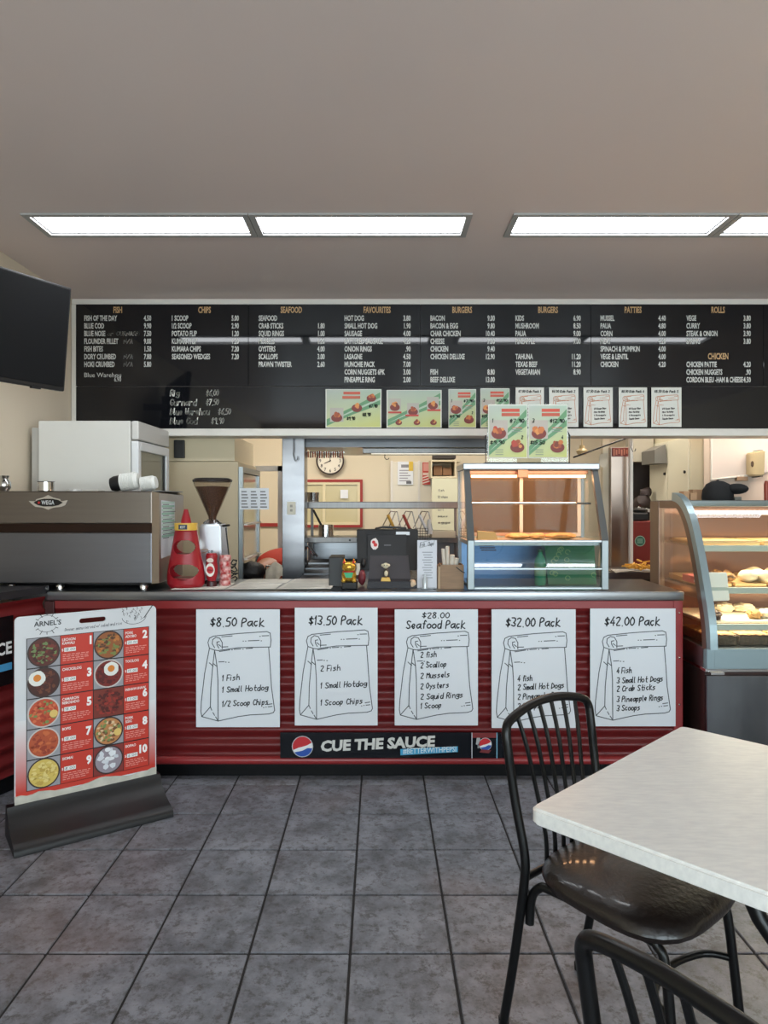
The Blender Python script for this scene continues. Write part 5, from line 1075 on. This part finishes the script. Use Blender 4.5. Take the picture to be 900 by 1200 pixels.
def pot(px, w_, pyt, pyb, Yv, name, label, handle=None, m=chrome):
    k = Yv/FL; x_ = X(px, Yv); r = w_/2*k; z0 = Z(pyb, Yv); h_ = (pyb-pyt)*k
    t = thing(name, label, 'pot', (x_, Yv, z0)); b = B(); b.lathe([(0, 0), (r*.86 if name == 'mixing_bowl' else r, 0), (r, h_), (r*1.04, h_), (r*.95, h_*.98), (r*.8, .01), (0, .01)], (x_, Yv, z0), 28, cap=False); b.build('body', m, t, True)
    if handle: b = B(); b.tube([(x_-r*.6, Yv, z0+h_*.95), (x_-r*1.2, Yv-.02, z0+h_*1.7), (x_-r*1.6, Yv-.03, z0+h_*2.2)], .009, 8); b.build('handle', black_m, t, True)
pot(367, 15, 577, 588, 5.42, 'mixing_bowl', 'small metal bowl on the gantry shelf beside the column')
Yl = 5.35
b = B(); b.box(X(356, Yl), Yl, Z(636, Yl), X(545, Yl), Yl+.3, Z(629.5, Yl), .004); b.build('lower_shelf', steel2, hlf)
b = B(); b.box(X(356, Yl), Yl+.3, .5, X(545, Yl), Yl+.33, Z(630, Yl)); b.build('splashback', steel, hlf)
b = B(); b.box(-.53, 4.9, .82, X(570, 4.9), Yl+.3, .86, .004); b.build('benchtop', steel, hlf)
b = B(); b.box(-.525, 4.92, 0, X(568, 4.92), Yl+.28, .82); b.build('cupboard', steel2, hlf)
for q, px in enumerate((365, 383, 400)): b = B(); b.lathe([(.008, 0), (.008, .01)], M=Matrix.Translation((X(410+9*q, Yl), Yl, Z(633, Yl))) @ Matrix.Rotation(R(90), 4, 'X'), seg=10); b.build('bolt', black_m, hlf)
pot(382, 18, 615, 629.5, 5.45, 'saucepan', 'stainless saucepan with a black handle on the lower bench shelf', True)
# sloping draining trays
dt = thing('chip_dump_tray', 'sloping stainless chip draining tray beside the column', 'tray', (X(372, 5.0), 5.0, .86))
for q in range(4):
    b = B(); ya = 4.93+.09*q; b.hexa([(X(352+2*q, 5.0), ya, .865+.012*q), (X(420, 5.0), ya, .865+.012*q), (X(420, 5.0), ya+.08, .87+.012*q), (X(354+2*q, 5.0), ya+.08, .87+.012*q), (X(352+2*q, 5.0), ya, .88+.03*q), (X(420, 5.0), ya, .88+.03*q), (X(420, 5.0), ya+.08, .90+.03*q), (X(354+2*q, 5.0), ya+.08, .90+.03*q)]); b.build('tray_step', steel, dt)
b = B(); b.tube([(X(361, 5.2), 5.2, Z(640, 5.2)), (X(372, 5.15), 5.15, Z(652, 5.15))], .008, 8); b.tube([(X(359, 5.25), 5.25, Z(638, 5.25)), (X(368, 5.2), 5.2, Z(651, 5.2))], .006, 8); b.build('drain_lever', chrome, dt, True)
# fry baskets
for i, px in enumerate((456, 474, 493)):
    Yv = 5.15; k = Yv/FL; t = thing('fry_basket', ('left fry basket with a yellow handle grip above the till', 'middle fry basket hanging above the till screen', 'right fry basket hanging above the till screen')[i], 'fry basket', (X(px, Yv), Yv, Z(626, Yv)), group='wire fry baskets behind the till')
    b = B(); x_ = X(px, Yv); zt5 = Z(600, Yv); zb5 = Z(619, Yv)
    for s in (-1, 1): b.tube([(x_-.03+.025*s, Yv, zb5), (x_+.03+.02*s, Yv+.05, zt5+.005), (x_+.06, Yv+.06, zt5)], .0035, 6)
    b.tube([(x_+.06, Yv+.06, zt5), (x_+.09, Yv+.03, zb5-.02)], .0035, 6); b.build('handle', chrome, t, True)
    b = B(); b.tube([(x_-.01, Yv-.01, zt5-.02), (x_+.045, Yv, zb5-.02)], .011, 8); b.build('grip', mat('grip_%d' % i, [(196, 150, 60), (150, 60, 50), (200, 204, 206)][i], .5), t, True)
    b = B()
    for q in range(6): b.tube([(x_-.045+.019*q, Yv-.03, zb5), (x_-.043+.018*q, Yv-.03, zb5-.10)], .002, 5); b.tube([(x_-.045, Yv-.03, zb5-.02*q), (x_+.05, Yv-.03, zb5-.02*q)], .002, 5)
    o = b.build('wire_mesh', mat('dark_steel', (50, 48, 46), .3, .9), t); o['kind'] = 'stuff'
b = B(); b.lathe([(.01, 0), (.024, .0), (.014, .10), (.012, .11)], (X(503, 5.2), 5.2, Z(626, 5.2)), 14); tag(b.build('shaker', mat('pale_shaker', (196, 198, 196), .4), None, True), 'tall pale salt shaker right of the fry baskets', 'shaker')
b = B(); b.box(X(505, 5.25), 5.2, Z(630, 5.25), X(533, 5.25), 5.4, Z(622, 5.25), .004); tag(b.build('food_tray', mat('cream_tray', (206, 194, 166), .5)), 'pale shallow food tray below the whiteboard', 'tray')
# back door with poster, fire notice, carton shelf and whiteboard
Yw = YK-.03; k = Yw/FL
b = B(); b.box(X(459, Yw), Yw, 0, X(507, Yw), YK, Z(541, Yw), .004); dr2 = struct(b.build('door_2', mat('cream_door', (222, 216, 200), .45)))
for px in (459, 491, 507): b = B(); b.box(X(px, Yw)-.012, Yw-.012, 0, X(px, Yw)+.012, Yw, Z(540, Yw)); b.build('stile', white_m, dr2)
t = thing('hanging_poster', 'white poster with a yellow clip on the cream kitchen door', 'poster', (X(475, Yw), Yw, Z(568, Yw)))
b = B(); b.box(X(466, Yw), Yw-.016, Z(568, Yw), X(484, Yw), Yw-.013, Z(541, Yw)); b.build('paper', paper_m, t)
b = B(); b.box(X(479, Yw), Yw-.02, Z(552, Yw), X(484, Yw), Yw-.016, Z(541, Yw)); b.build('clip', mat('yellow_clip', (214, 180, 60), .5), t)
P = Print((X(466, Yw), Yw-.017, Z(568, Yw))); P.rect(4*k, 20*k, 14*k, 23.5*k, (130,130,138))
for q in range(5): P.rect(2*k, (16-3*q)*k, (15-q % 2*3)*k, (17.2-3*q)*k, (150,150,158))
P.rect(10*k, 1*k, 16*k, 4*k, (90,90,96)); P.build('print', t)
t = thing('fire_notice', 'red and white striped fire safety notice beside the kitchen door', 'sign', (X(499, Yw), Yw, Z(568, Yw)))
b = B(); b.box(X(495, Yw), Yw-.018, Z(568, Yw), X(504, Yw), Yw-.013, Z(542, Yw)); b.build('board', mat('notice_red', (190, 60, 50), .5), t)
P = Print((X(495, Yw), Yw-.019, Z(568, Yw))); P.rect(1*k, 16*k, 8*k, 25*k, (214,150,140)); P.rect(.5*k, 11*k, 8.5*k, 14*k, (220,200,190))
for q in range(3): P.poly([(0.3*k, (1+3.2*q)*k), (8.6*k, (3.6+3.2*q)*k), (8.6*k, (5+3.2*q)*k), (.3*k, (2.4+3.2*q)*k)], (226,214,206))
P.build('stripes', t)
t = thing('shelf_unit', 'open cream shelf unit holding brown cartons high in the kitchen', 'shelf', (X(522, 7.2), 7.2, 0)); Yv = 7.1
b = B(); b.box(X(505, Yv), Yv, Z(560, Yv), X(540, Yv), YK-.03, Z(558, Yv)); b.box(X(505, Yv), Yv, Z(541, Yv), X(540, Yv), YK-.03, Z(539, Yv)); b.box(X(505, Yv), Yv, Z(558, Yv), X(506.5, Yv), YK-.03, Z(541, Yv)); b.box(X(533, Yv), Yv, Z(558, Yv), X(535, Yv), YK-.03, Z(541, Yv)); b.build('carcass', mat('cream_shelf', (200, 188, 158), .5), t)
for q, (pa, pb, pt) in enumerate(((508, 518, 546), (519, 529, 548))): b = B(); b.box(X(pa, 7.2), 7.18, Z(558, 7.15)+.012, X(pb, 7.2), 7.4, Z(pt, 7.2)); tag(b.build('carton', mat('brown_carton', (128, 92, 62), .7)), ('left taller', 'right lower')[q]+' brown carton on the high kitchen shelf', 'carton')
b = B(); b.box(X(508, 7.2), 7.18, Z(538.5, 7.15)+.012, X(534, 7.2), 7.4, Z(531, 7.2)); tag(b.build('dark_crate', mat('dark_crate', (50, 44, 40), .6)), 'dark crate on top of the high kitchen shelf', 'crate')
t = thing('whiteboard', 'cream whiteboard with handwritten notes below the carton shelf', 'whiteboard', (X(520, Yv), Yv, Z(625, Yv)))
b = B(); b.box(X(506, Yv), Yv-.01, Z(626, Yv), X(537, Yv), Yv+.01, Z(560.5, Yv), .002); b.build('board', mat('whiteboard_cream', (206, 204, 176), .35), t)
kx = Yv/FL
for q, s in enumerate(('fish', '12 chips', 'buns', 'oil', 'sauce', 'eggs')): P = Print((X(506, Yv), Yv-.0115, Z(626, Yv))); P.hand(s, 7*kx, (50-7.5*q)*kx, 2.6*kx, (110,110,110), .004, w=(8+q % 3*4)*kx); P.build('note_line', t)

# person bending down behind the counter (black hair, red shirt)
pe = thing('person', 'person in a red shirt with short black hair bending behind the counter', 'person', (-.62, 5.55, 0))
def skinned(name, verts, edges, rad, m, parent, sub=2):
    me = bpy.data.meshes.new(name); me.from_pydata([Vector(v) for v in verts], edges, []); o = link(name, me, parent)
    md = o.modifiers.new('skin', 'SKIN'); sv = me.skin_vertices[0].data if me.skin_vertices else None
    if sv is None:
        bm_ = bmesh.new(); bm_.from_mesh(me); bm_.verts.layers.skin.verify(); bm_.to_mesh(me); bm_.free(); sv = me.skin_vertices[0].data
    for i, r in enumerate(rad): sv[i].radius = r if isinstance(r, tuple) else (r, r); sv[i].use_root = (i == 0)
    s2 = o.modifiers.new('sub', 'SUBSURF'); s2.levels = sub; s2.render_levels = sub; md.use_smooth_shade = True
    me.materials.append(m); return o
skin_m = mat('skin', (186, 130, 100), .5)
hip = (-.70, 5.56, .90); sp = (-.73, 5.45, .965); chs = (-.79, 5.31, .965); nk = (-.86, 5.17, .92); hdv = (-.93, 5.12, .87)
vs = [hip, sp, chs, nk, hdv, (-.63, 5.58, .86), (-.63, 5.5, .48), (-.63, 5.6, .07), (-.63, 5.48, .04), (-.80, 5.62, .86), (-.80, 5.58, .48), (-.80, 5.7, .07), (-.80, 5.58, .04),
      (-.72, 5.24, .93), (-.74, 5.20, .74), (-.78, 5.14, .56), (-.88, 5.38, .92), (-.91, 5.34, .72), (-.90, 5.24, .55)]
ed = [(0,1),(1,2),(2,3),(3,4),(0,5),(5,6),(6,7),(7,8),(0,9),(9,10),(10,11),(11,12),(2,13),(13,14),(14,15),(2,16),(16,17),(17,18)]
rd = [.12,.12,.135,.055,.085,.09,.06,.04,.035,.09,.06,.04,.035,.055,.042,.028,.055,.042,.028]
skinned('body', vs, ed, rd, skin_m, pe)
sv = [hip, sp, chs, (-.84, 5.23, .945), (-.72, 5.24, .93), (-.73, 5.21, .82), (-.88, 5.38, .92), (-.90, 5.36, .82)]
skinned('red_shirt', sv, [(0,1),(1,2),(2,3),(2,4),(4,5),(2,6),(6,7)], [.135, .138, .152, .09, .075, .06, .075, .06], mat('red_cotton', (206, 62, 40), .8, var=.1, scale=14, bump=.2, bscale=20), pe)
skinned('trousers', [hip, (-.63,5.58,.86), (-.63,5.5,.48), (-.63,5.6,.10), (-.80,5.62,.86), (-.80,5.58,.48), (-.80,5.7,.10)], [(0,1),(1,2),(2,3),(0,4),(4,5),(5,6)], [.128, .105, .075, .06, .105, .075, .06], mat('dark_denim', (34, 36, 44), .8), pe)
b = B(); b.blob((hdv[0], hdv[1]+.01, hdv[2]+.035), (.10, .10, .082), 3, .12, 2, 5); b.build('hair', mat('black_hair', (14, 12, 12), .6, bump=.5, bscale=60), pe, True)
b = B(); b.lathe([(.012, 0), (.008, .03)], (hdv[0]-.06, hdv[1]-.055, hdv[2]-.045), 8); b.build('nose', skin_m, pe, True)
for px_, py_, pz_ in ((-.78, 5.14, .56), (-.90, 5.24, .55)):
    for q in range(5):
        b = B(); a = R(-40+20*q); L = (.055, .072, .078, .072, .058)[q]; b.tube([(px_+.012*(q-2), py_, pz_-.02), (px_+.016*(q-2)+.01*math.sin(a), py_-.01, pz_-.02-L*.55), (px_+.016*(q-2), py_+.012, pz_-.02-L)], [.009, .008, .006], 8); b.build('finger', skin_m, pe, True)
tw = B(); Yv = 5.0
def drape(u, v):
    x = X(311, Yv)+(X(331, Yv)-X(311, Yv))*u; q = (v-.5)*2
    return (x, Yv+.03-.035*q-.012*math.sin(u*11)*q, Z(661+2.5*math.cos(u*6), Yv)-.11*q*q*(1-.35*math.sin(u*7+1))-.03*(1-u)**3)
tw.grid(drape, 14, 16); bmesh.ops.solidify(tw.bm, geom=tw.bm.faces[:], thickness=.006)
tag(tw.build('tea_towel', mat('cream_towel', (240, 234, 218), .9, var=.2, scale=20, bump=.3, bscale=40), None, True), 'cream tea towel draped over a rail beside the red shirt', 'towel')
b = B(); b.tube([(X(311, Yv), Yv+.03, Z(663.5, Yv)), (X(311, Yv), Yv+.03, ZT-.24)], .006, 8); b.tube([(X(311, Yv), Yv+.03, Z(663.5, Yv)), (X(331, Yv), Yv+.03, Z(663.5, Yv))], .006, 8); b.tube([(X(331, Yv), Yv+.03, Z(663.5, Yv)), (X(331, Yv), Yv+.03, 0)], .006, 8); b.tube([(X(311, Yv), Yv+.03, .72), (X(311, Yv), Yv+.03, 0)], .006, 8); tag(b.build('towel_rail', chrome), 'thin chrome rail standing under the cream towel', 'rail')

# right part of the kitchen
Yr = 5.3; k = Yr/FL
struct(B().box(X(716, Yr), Yr, .9, X(737, Yr), Yr+.18, Z(524, Yr), .003).build('right_steel_pillar', mat('pillar_steel', (176, 160, 150), .28, 1.0, var=.3, scale=1.5, stretch=(.5, 1, 2)), None))
t = thing('docket_rack', 'red and white strip of dockets at the head of the right pillar', 'docket rack', (X(726, Yr), Yr, Z(535, Yr)))
b = B(); b.box(X(717, Yr), Yr-.012, Z(535, Yr), X(736, Yr), Yr, Z(525, Yr)); b.build('rack', mat('rack_red', (124, 50, 40), .5), t)
for q in range(6): b = B(); b.box(X(718+3*q, Yr), Yr-.016, Z(534-q % 3, Yr), X(719.6+3*q, Yr), Yr-.012, Z(526+q % 2, Yr)); b.build('docket', mat('docket_pink', (190, 120, 96), .6), t)
struct(B().box(X(738.5, 5.2), 5.2, .9, X(742, 5.2), 5.24, HC, .002).build('white_pole', white_m, None))
struct(B().box(X(706.5, 5.35), 5.35, .9, X(714, 5.35), 5.4, HC).build('cream_post', kwall_m, None))
b = B(); b.prism([(X(702, 5.0), 5.0, Z(545, 5.0)), (X(708, 5.0), 5.0, Z(549, 5.0)), (X(712, 5.0), 5.0, Z(545, 5.0)), (X(712, 5.0), 5.0, Z(531, 5.0)), (X(703, 5.0), 5.0, Z(532, 5.0))], (0, .003, 0)); tag(b.build('paper_tag', mat('aged_tag', (196, 182, 160), .7)), 'pale hanging tag behind the food warmer top', 'tag')
b = B(); b.tube([(X(672, 4.98), 4.98, Z(536, 4.98)), (X(738, 5.1), 5.1, Z(512, 5.1))], .006, 6); tag(b.build('ceiling_cable', mat('dark_steel', (50, 48, 46), .3, .9)), 'dark sloping rod running up to the white pole', 'rod')
b = B(); b.tube([(X(682, 5.3), 5.3, Z(533, 5.3)+.06), (X(682, 5.3), 5.3, HC)], .004, 6); b.lathe([(.03, 0), (.045, .03), (.02, .05), (.018, .07)], (X(682, 5.3), 5.3, Z(533, 5.3)), 18); tag(b.build('heat_bulb', mat('bulb_cream', (206, 180, 130), .4), None, True), 'round cream lamp head behind the food warmer top', 'lamp')
# beige overhead unit, dark shelf with appliances, red cupboard with round green sticker
Yv = 6.3
t = thing('overhead_unit', 'grey overhead extractor box in the right kitchen corner', 'extractor', (X(752, Yv), Yv, Z(545, Yv)))
b = B(); b.box(X(742, Yv), Yv, Z(541, Yv), X(766, Yv), Yv+.2, HC); b.build('box', mat('putty', (150, 144, 128), .5), t)
b = B(); b.hexa([(X(752, Yv), Yv-.3, Z(545, Yv)), (X(766, Yv), Yv-.3, Z(545, Yv)), (X(766, Yv), Yv, Z(545, Yv)), (X(752, Yv), Yv, Z(545, Yv)), (X(752, Yv), Yv-.3, Z(530, Yv)), (X(764, Yv), Yv-.3, Z(524, Yv)), (X(764, Yv), Yv, Z(524, Yv)), (X(752, Yv), Yv, Z(530, Yv))]); b.build('duct', mat('duct_grey', (96, 94, 88), .5), t)
b = B(); b.box(X(741, 6.6), 6.6, 0, X(782, 6.6), 6.9, Z(542, 6.6)); tag(b.build('dark_rack', mat('dark_rack', (52, 42, 38), .6, var=.4, scale=8)), 'dark brown rack behind the white pole', 'rack')
for q, (px, py, s) in enumerate(((752, 590, .075), (757, 577, .05))):
    b = B(); b.blob((X(px, 6.3), 6.3, Z(py, 6.3)), (s, s, s*.9), 2, .5, q, 3); tag(b.build('utensil_bundle', mat('bundle_dark', (44, 30, 28), .6), None, True), ('large dark bundle of utensils on the brown rack', 'smaller dark bundle high on the brown rack')[q], 'utensils')
b = B(); b.box(X(741, 5.6), 5.6, 0, X(775, 5.6), 6.2, Z(611, 5.6), .004); rc2 = tag(b.build('red_cupboard', mat('maroon_cupboard', (122, 44, 40), .4)), 'maroon cupboard with a round green sticker behind the counter', 'cupboard')
P = Print((X(750, 5.6), 5.599, Z(634, 5.6))); k = 5.6/FL; P.disc(0, 0, 6.2*k, (160,190,170), seg=26); P.up(); P.disc(0, 0, 5.4*k, (52,106,88), seg=26); P.up()
for q in range(3): P.rect(-3.4*k, (1.6-2*q)*k, 3.2*k, (2.5-2*q)*k, (150,190,170))
P.build('round_sticker', rc2)
b = B(); b.box(X(742, 5.62), 5.62, Z(610.5, 5.6), X(760, 5.62), 5.8, Z(601, 5.6), .01); b.lathe([(.05, 0), (.06, .03), (.03, .045)], (X(750, 5.7), 5.7, Z(602, 5.6)), 16); tag(b.build('scales', black_m), 'black kitchen scales on the maroon cupboard', 'scales')
b = B(); rr = random.Random(9)
for q in range(16): b.tube([(X(741, 5.75)+rr.uniform(0, .03), 5.75+rr.uniform(-.05, .05), Z(601, 5.7)), (X(750, 5.75)+rr.uniform(-.02, .08), 5.75+rr.uniform(-.05, .05), Z(597, 5.7)+rr.uniform(-.01, .02)), (X(760, 5.75)+rr.uniform(-.02, .03), 5.75, Z(600, 5.7))], .005, 5)
tag(b.build('loose_cables', mat('grey_wire', (170, 168, 164), .5)), 'tangle of pale cables on the black scales', 'cables')
# bench with chips on paper
Yv = 4.9
t = thing('prep_bench', 'low steel preparation bench behind the right end of the counter', 'bench', (X(745, Yv), 5.1, 0))
b = B(); b.box(X(700, Yv), Yv, .84, X(790, Yv), 5.5, .88, .004); b.build('benchtop', steel2, t)
b = B(); b.box(X(702, Yv), Yv+.03, 0, X(788, Yv), 5.48, .84); b.build('carcass', mat('bench_brown', (110, 84, 76), .4, .4), t)
b = B(); b.grid(lambda u, v: (X(716, Yv)+.42*u, 4.80+.3*v+.03*u, .935+.006*math.sin(u*9)+.012*math.sin(v*5+u*3)), 12, 8); bmesh.ops.solidify(b.bm, geom=b.bm.faces[:], thickness=.002); tag(b.build('greaseproof_paper', mat('greaseproof', (206, 198, 184), .6), None, True), 'white greaseproof sheet under the chips on the back bench', 'paper')
b = B(); b.box(X(712, Yv), Yv+.01, .88, X(775, Yv), 5.35, .93, .004); tag(b.build('chip_scuttle', steel, None), 'flat steel box under the greaseproof paper', 'box')
b = B(); rr = random.Random(11)
for q in range(70):
    cx2, cy2, cz2 = X(751, 4.95)+rr.gauss(0, .04), 4.97+rr.gauss(0, .03), .95+abs(rr.gauss(0, .018)); a, l, tl_ = rr.uniform(0, 3.14), rr.uniform(.02, .035), rr.uniform(-.3, .3)
    M_ = Matrix.Translation((cx2, cy2, cz2)) @ Matrix.Rotation(a, 4, 'Z') @ Matrix.Rotation(tl_, 4, 'Y'); b.box(-l, -.005, -.005, l, .005, .005, M=M_)
tag(b.build('chips', mat('fried_potato', (222, 170, 70), .6)), 'heap of golden chips on greaseproof paper', 'chips', kind='stuff')
# lockers: doors face left, side faces the shop
lx_ = 2.47; ly0, ly1 = 5.6, 6.42
lk = thing('staff_locker', 'tall cream double-door locker in the right of the kitchen', 'locker', (2.6, 6.0, 0))
lm = mat('locker_cream', (202, 198, 176), .45, var=.03, scale=3)
b = B(); b.box(lx_, ly0, 0, lx_+.45, ly1, Z(511, ly0)+.1, .003); b.build('body', mat('locker_side', (196, 188, 160), .5), lk)
zl1 = Z(516, ly0)
for q in range(2):
    y0_, y1_ = ly0+.006+.405*q, ly0+.40+.405*q; b = B(); b.box(lx_-.014, y0_, .1, lx_, y1_, Z(512, ly0), .003); d_ = b.build('door', lm, lk)
    b = B(); b.lathe([(.012, 0), (.012, .012)], M=Matrix.Translation((lx_-.014, y1_-.34 if q == 0 else y0_+.05, 1.66)) @ Matrix.Rotation(R(-90), 4, 'Y'), seg=12); b.build('lock', black_m, d_)
b = B(); b.box(lx_-.022, ly0+.43, 1.36, lx_-.012, ly0+.47, 1.41); b.build('latch', black_m, lk)
# partition with whiteboard, dispenser and switch
Yp2 = 5.49
b = B(); b.box(X(831.5, Yp2), Yp2, 0, XR, Yp2+.1, HC); struct(b.build('wall_partition', mat('partition_paint', (206, 190, 176), .6, var=.04, scale=2)))
t = thing('plain_whiteboard', 'large blank pale board on the partition above the black cap', 'board', (X(855, Yp2), Yp2, Z(562, Yp2)))
b = B(); pts = [(X(833, Yp2), Yp2-.02, Z(561, Yp2)), (X(874, Yp2), Yp2-.02, Z(556.5, Yp2)), (X(900, Yp2), Yp2-.02, Z(553, Yp2)), (X(900, Yp2), Yp2-.02, Z(495, Yp2)), (X(833, Yp2), Yp2-.02, Z(495, Yp2))]; b.prism(pts, (0, .018, 0)); b.build('panel', mat('pale_board', (206, 196, 188), .5), t)
b = B(); b.tube([(X(832, Yp2), Yp2-.025, Z(495, Yp2)), (X(832, Yp2), Yp2-.025, Z(562, Yp2)), (X(874, Yp2), Yp2-.025, Z(557.5, Yp2))], .009, 6); b.build('edge_strip', white_m, t)
Yv = 5.35
t = thing('soap_dispenser', 'beige wall dispenser on a bracket at the right edge', 'dispenser', (X(892, Yv), Yv, Z(558, Yv)))
b = B(); b.hexa([(X(884, Yv), Yv, Z(557, Yv)), (X(891, Yv), Yv-.06, Z(558, Yv)), (X(892, Yv), Yv+.13, Z(558, Yv)), (X(884, Yv), Yv+.13, Z(557, Yv)), (X(884, Yv), Yv, Z(530, Yv)), (X(892, Yv), Yv-.06, Z(528, Yv)), (X(893, Yv), Yv+.13, Z(528, Yv)), (X(884, Yv), Yv+.13, Z(530, Yv))]); bmesh.ops.bevel(b.bm, geom=b.bm.edges[:], offset=.008, segments=2, affect='EDGES'); b.build('cover', mat('dispenser_beige', (206, 190, 150), .4), t, True)
b = B(); b.box(X(892, Yv), Yv+.02, Z(559, Yv), X(896, Yv), Yv+.18, Z(527, Yv), .003); b.build('backplate', mat('dispenser_grey', (110, 104, 96), .5), t)
b = B(); b.blob((X(880, Yv)+.0, Yv-.02, Z(544, Yv)), (.012, .006, .024), 2, 0); b.build('window', mat('brown_window', (80, 60, 40), .3), t)
b = B(); b.box(X(872, Yv), Yv+.1, Z(563, Yv), X(885, Yv), Yv+.19, Z(558, Yv), .003); b.lathe([(.02, 0), (.02, .04), (.008, .05)], (X(880, Yv), Yv+.14, Z(558, Yv)), 14); tag(b.build('bottle_bracket', mat('bracket_tan', (170, 140, 112), .5), None), 'small tan bracket left of the beige dispenser', 'bracket')

# ------------------------------------------------------------------ table
tbl = thing('cafe_table', 'white marble-effect square-edged cafe table in the right foreground', 'table', (.95, 1.45, 0))
A = Vector((.903, 2.11, 0)); Bc = Vector((.328, 1.548, 0)); e_ = (A-Bc).normalized(); d_ = Vector((e_.y, -e_.x, 0)); TW, TL = (A-Bc).length, 1.2
MTb = Matrix(((e_.x, d_.x, 0, Bc.x), (e_.y, d_.y, 0, Bc.y), (0, 0, 1, 0), (0, 0, 0, 1)))   # local x along AB, y along long side
b = B(MTb)
r_ = .022; pts = []
for cx0, cy0_, a0 in ((r_, r_, 180), (TW-r_, r_, 270), (TW-r_, TL-r_, 0), (r_, TL-r_, 90)):
    for k2 in range(5): a = R(a0+22.5*k2); pts.append((cx0+r_*math.cos(a), cy0_+r_*math.sin(a), .713))
b.prism(pts, (0, 0, .037)); es = [e for e in b.bm.edges if abs(e.verts[0].co.z-e.verts[1].co.z) < 1e-6]; bmesh.ops.bevel(b.bm, geom=es, offset=.006, segments=3, affect='EDGES'); b.build('tabletop', marble_mat(), tbl, True)
b = B(MTb); b.box(.08, .1, .69, TW-.08, .14, .712); b.box(.08, TL-.14, .69, TW-.08, TL-.1, .712); b.box(TW/2-.02, .12, .69, TW/2+.02, TL-.12, .712); b.build('under_frame', tubeblk, tbl)
for x_ in (.26, TW-.26):
    o_ = .06 if x_ > TW/2 else -.06
    for y0_, y1_ in ((.36, TL-.30), (TL-.36, .30)):
        b = B(MTb); b.tube(smoothc([(x_, y0_, .69), (x_, y0_+(y1_-y0_)*.05, .56), (x_, TL/2, .34), (x_+o_, y1_-(y1_-y0_)*.1, .08), (x_+o_, y1_, .016)], 4), .017, 12); b.build('leg', tubeblk, tbl, True)
b = B(MTb); b.tube([(.26, TL/2, .34), (TW-.26, TL/2, .34)], .014, 10); b.build('stretcher', tubeblk, tbl, True)

# ------------------------------------------------------------------ chairs
vinyl = mat('dark_brown_vinyl', (27, 18, 14), .36, var=.3, scale=9, bump=.2, bscale=60, coat=.3)
def make_chair(label):
    t = thing('dining_chair', label, 'chair', (0, 0, 0), group='black spindle-back chairs')
    rt = .0125
    def sm(p, n=5): return smoothc(p, n)
    # rear legs run up into the arched back hoop
    half = [(-.178, -.275, 0), (-.181, -.235, .2), (-.182, -.20, .42), (-.182, -.20, .50), (-.187, -.225, .62), (-.193, -.246, .76), (-.190, -.254, .808), (-.163, -.260, .830)]
    hoop = half + [(-.08, -.268, .848), (0, -.271, .853), (.08, -.268, .848)] + [(-x, y, z) for x, y, z in half[::-1]]
    b = B(); b.tube(sm(hoop, 4), rt, 12); b.build('back_hoop', tubeblk, t, True)
    def hoop_at(x):
        s = min(1, abs(x)/.165); return (x, -.271+.011*s*s, .853-.022*s*s)
    for i in range(6):
        f = (i-2.5)/2.5; hx, hy, hz_ = hoop_at(f*.135)
        b = B(); b.tube(sm([(f*.095, -.192, .435), (f*.097, -.195, .52), (f*.105, -.215, .62), (f*.12, -.240, .75), (hx, hy, hz_)], 3), .006, 8); b.build('spindle', tubeblk, t, True)
    b = B(); b.tube([(-.18, -.2, .43), (.18, -.2, .43)], .010, 10); b.build('rear_rail', tubeblk, t, True)
    for s in (-1, 1):
        b = B(); b.tube(sm([(s*.165, .215, 0), (s*.16, .195, .2), (s*.155, .175, .375), (s*.155, .155, .412), (s*.155, .12, .420), (s*.160, -.12, .420), (s*.164, -.165, .412), (s*.167, -.188, .375), (s*.17, -.192, .31)], 4), rt*.95, 12); b.build('front_leg', tubeblk, t, True)
    b = B(); b.tube(sm([(-.16, .19, .27), (-.12, .13, .27), (0, .10, .27), (.12, .13, .27), (.16, .19, .27)], 4), .009, 10); b.build('stretcher', tubeblk, t, True)
    for s in (-1, 1):
        for y_ in (.215, -.275):
            b = B(); b.lathe([(.014, 0), (.015, .02), (.013, .022)], (s*(.165 if y_ > 0 else .175), y_, 0), 12); b.build('foot_cap', mat('rubber_cap', (20, 20, 20), .7), t, True)
    # cushion: superellipse outline, wider at the front, domed
    b = B(); n = 40; rows = [(.90, .428), (1.0, .433), (1.03, .448), (1.0, .466), (.92, .477), (.7, .483), (.4, .486), (.02, .487)]
    def out(a):
        c_, s_ = math.cos(a), math.sin(a); p = 3.2; r = (abs(c_)**p+abs(s_)**p)**(-1/p); x, y = r*c_*.205, r*s_*.205
        return x*(1+.06*(y/.205)), y
    rings = []
    for f, z in rows: rings.append([b.bm.verts.new((out(2*math.pi*i/n)[0]*f, out(2*math.pi*i/n)[1]*f+.012, z)) for i in range(n)])
    for a, c_ in zip(rings, rings[1:]):
        for i in range(n): b.bm.faces.new((a[i], a[(i+1) % n], c_[(i+1) % n], c_[i]))
    b.bm.faces.new(rings[0][::-1]); b.bm.faces.new(rings[-1]); b.build('seat', vinyl, t, True)
    return t
ch = make_chair('black metal spindle-back chair tucked at the far corner of the marble table')
ch.location = (.648, 1.815, 0); ch.rotation_euler = (0, 0, R(-140))
ch2 = dup(ch, (.598, .945, 0), R(-58), 'foreground black chair of which only the hoop and spindles show')
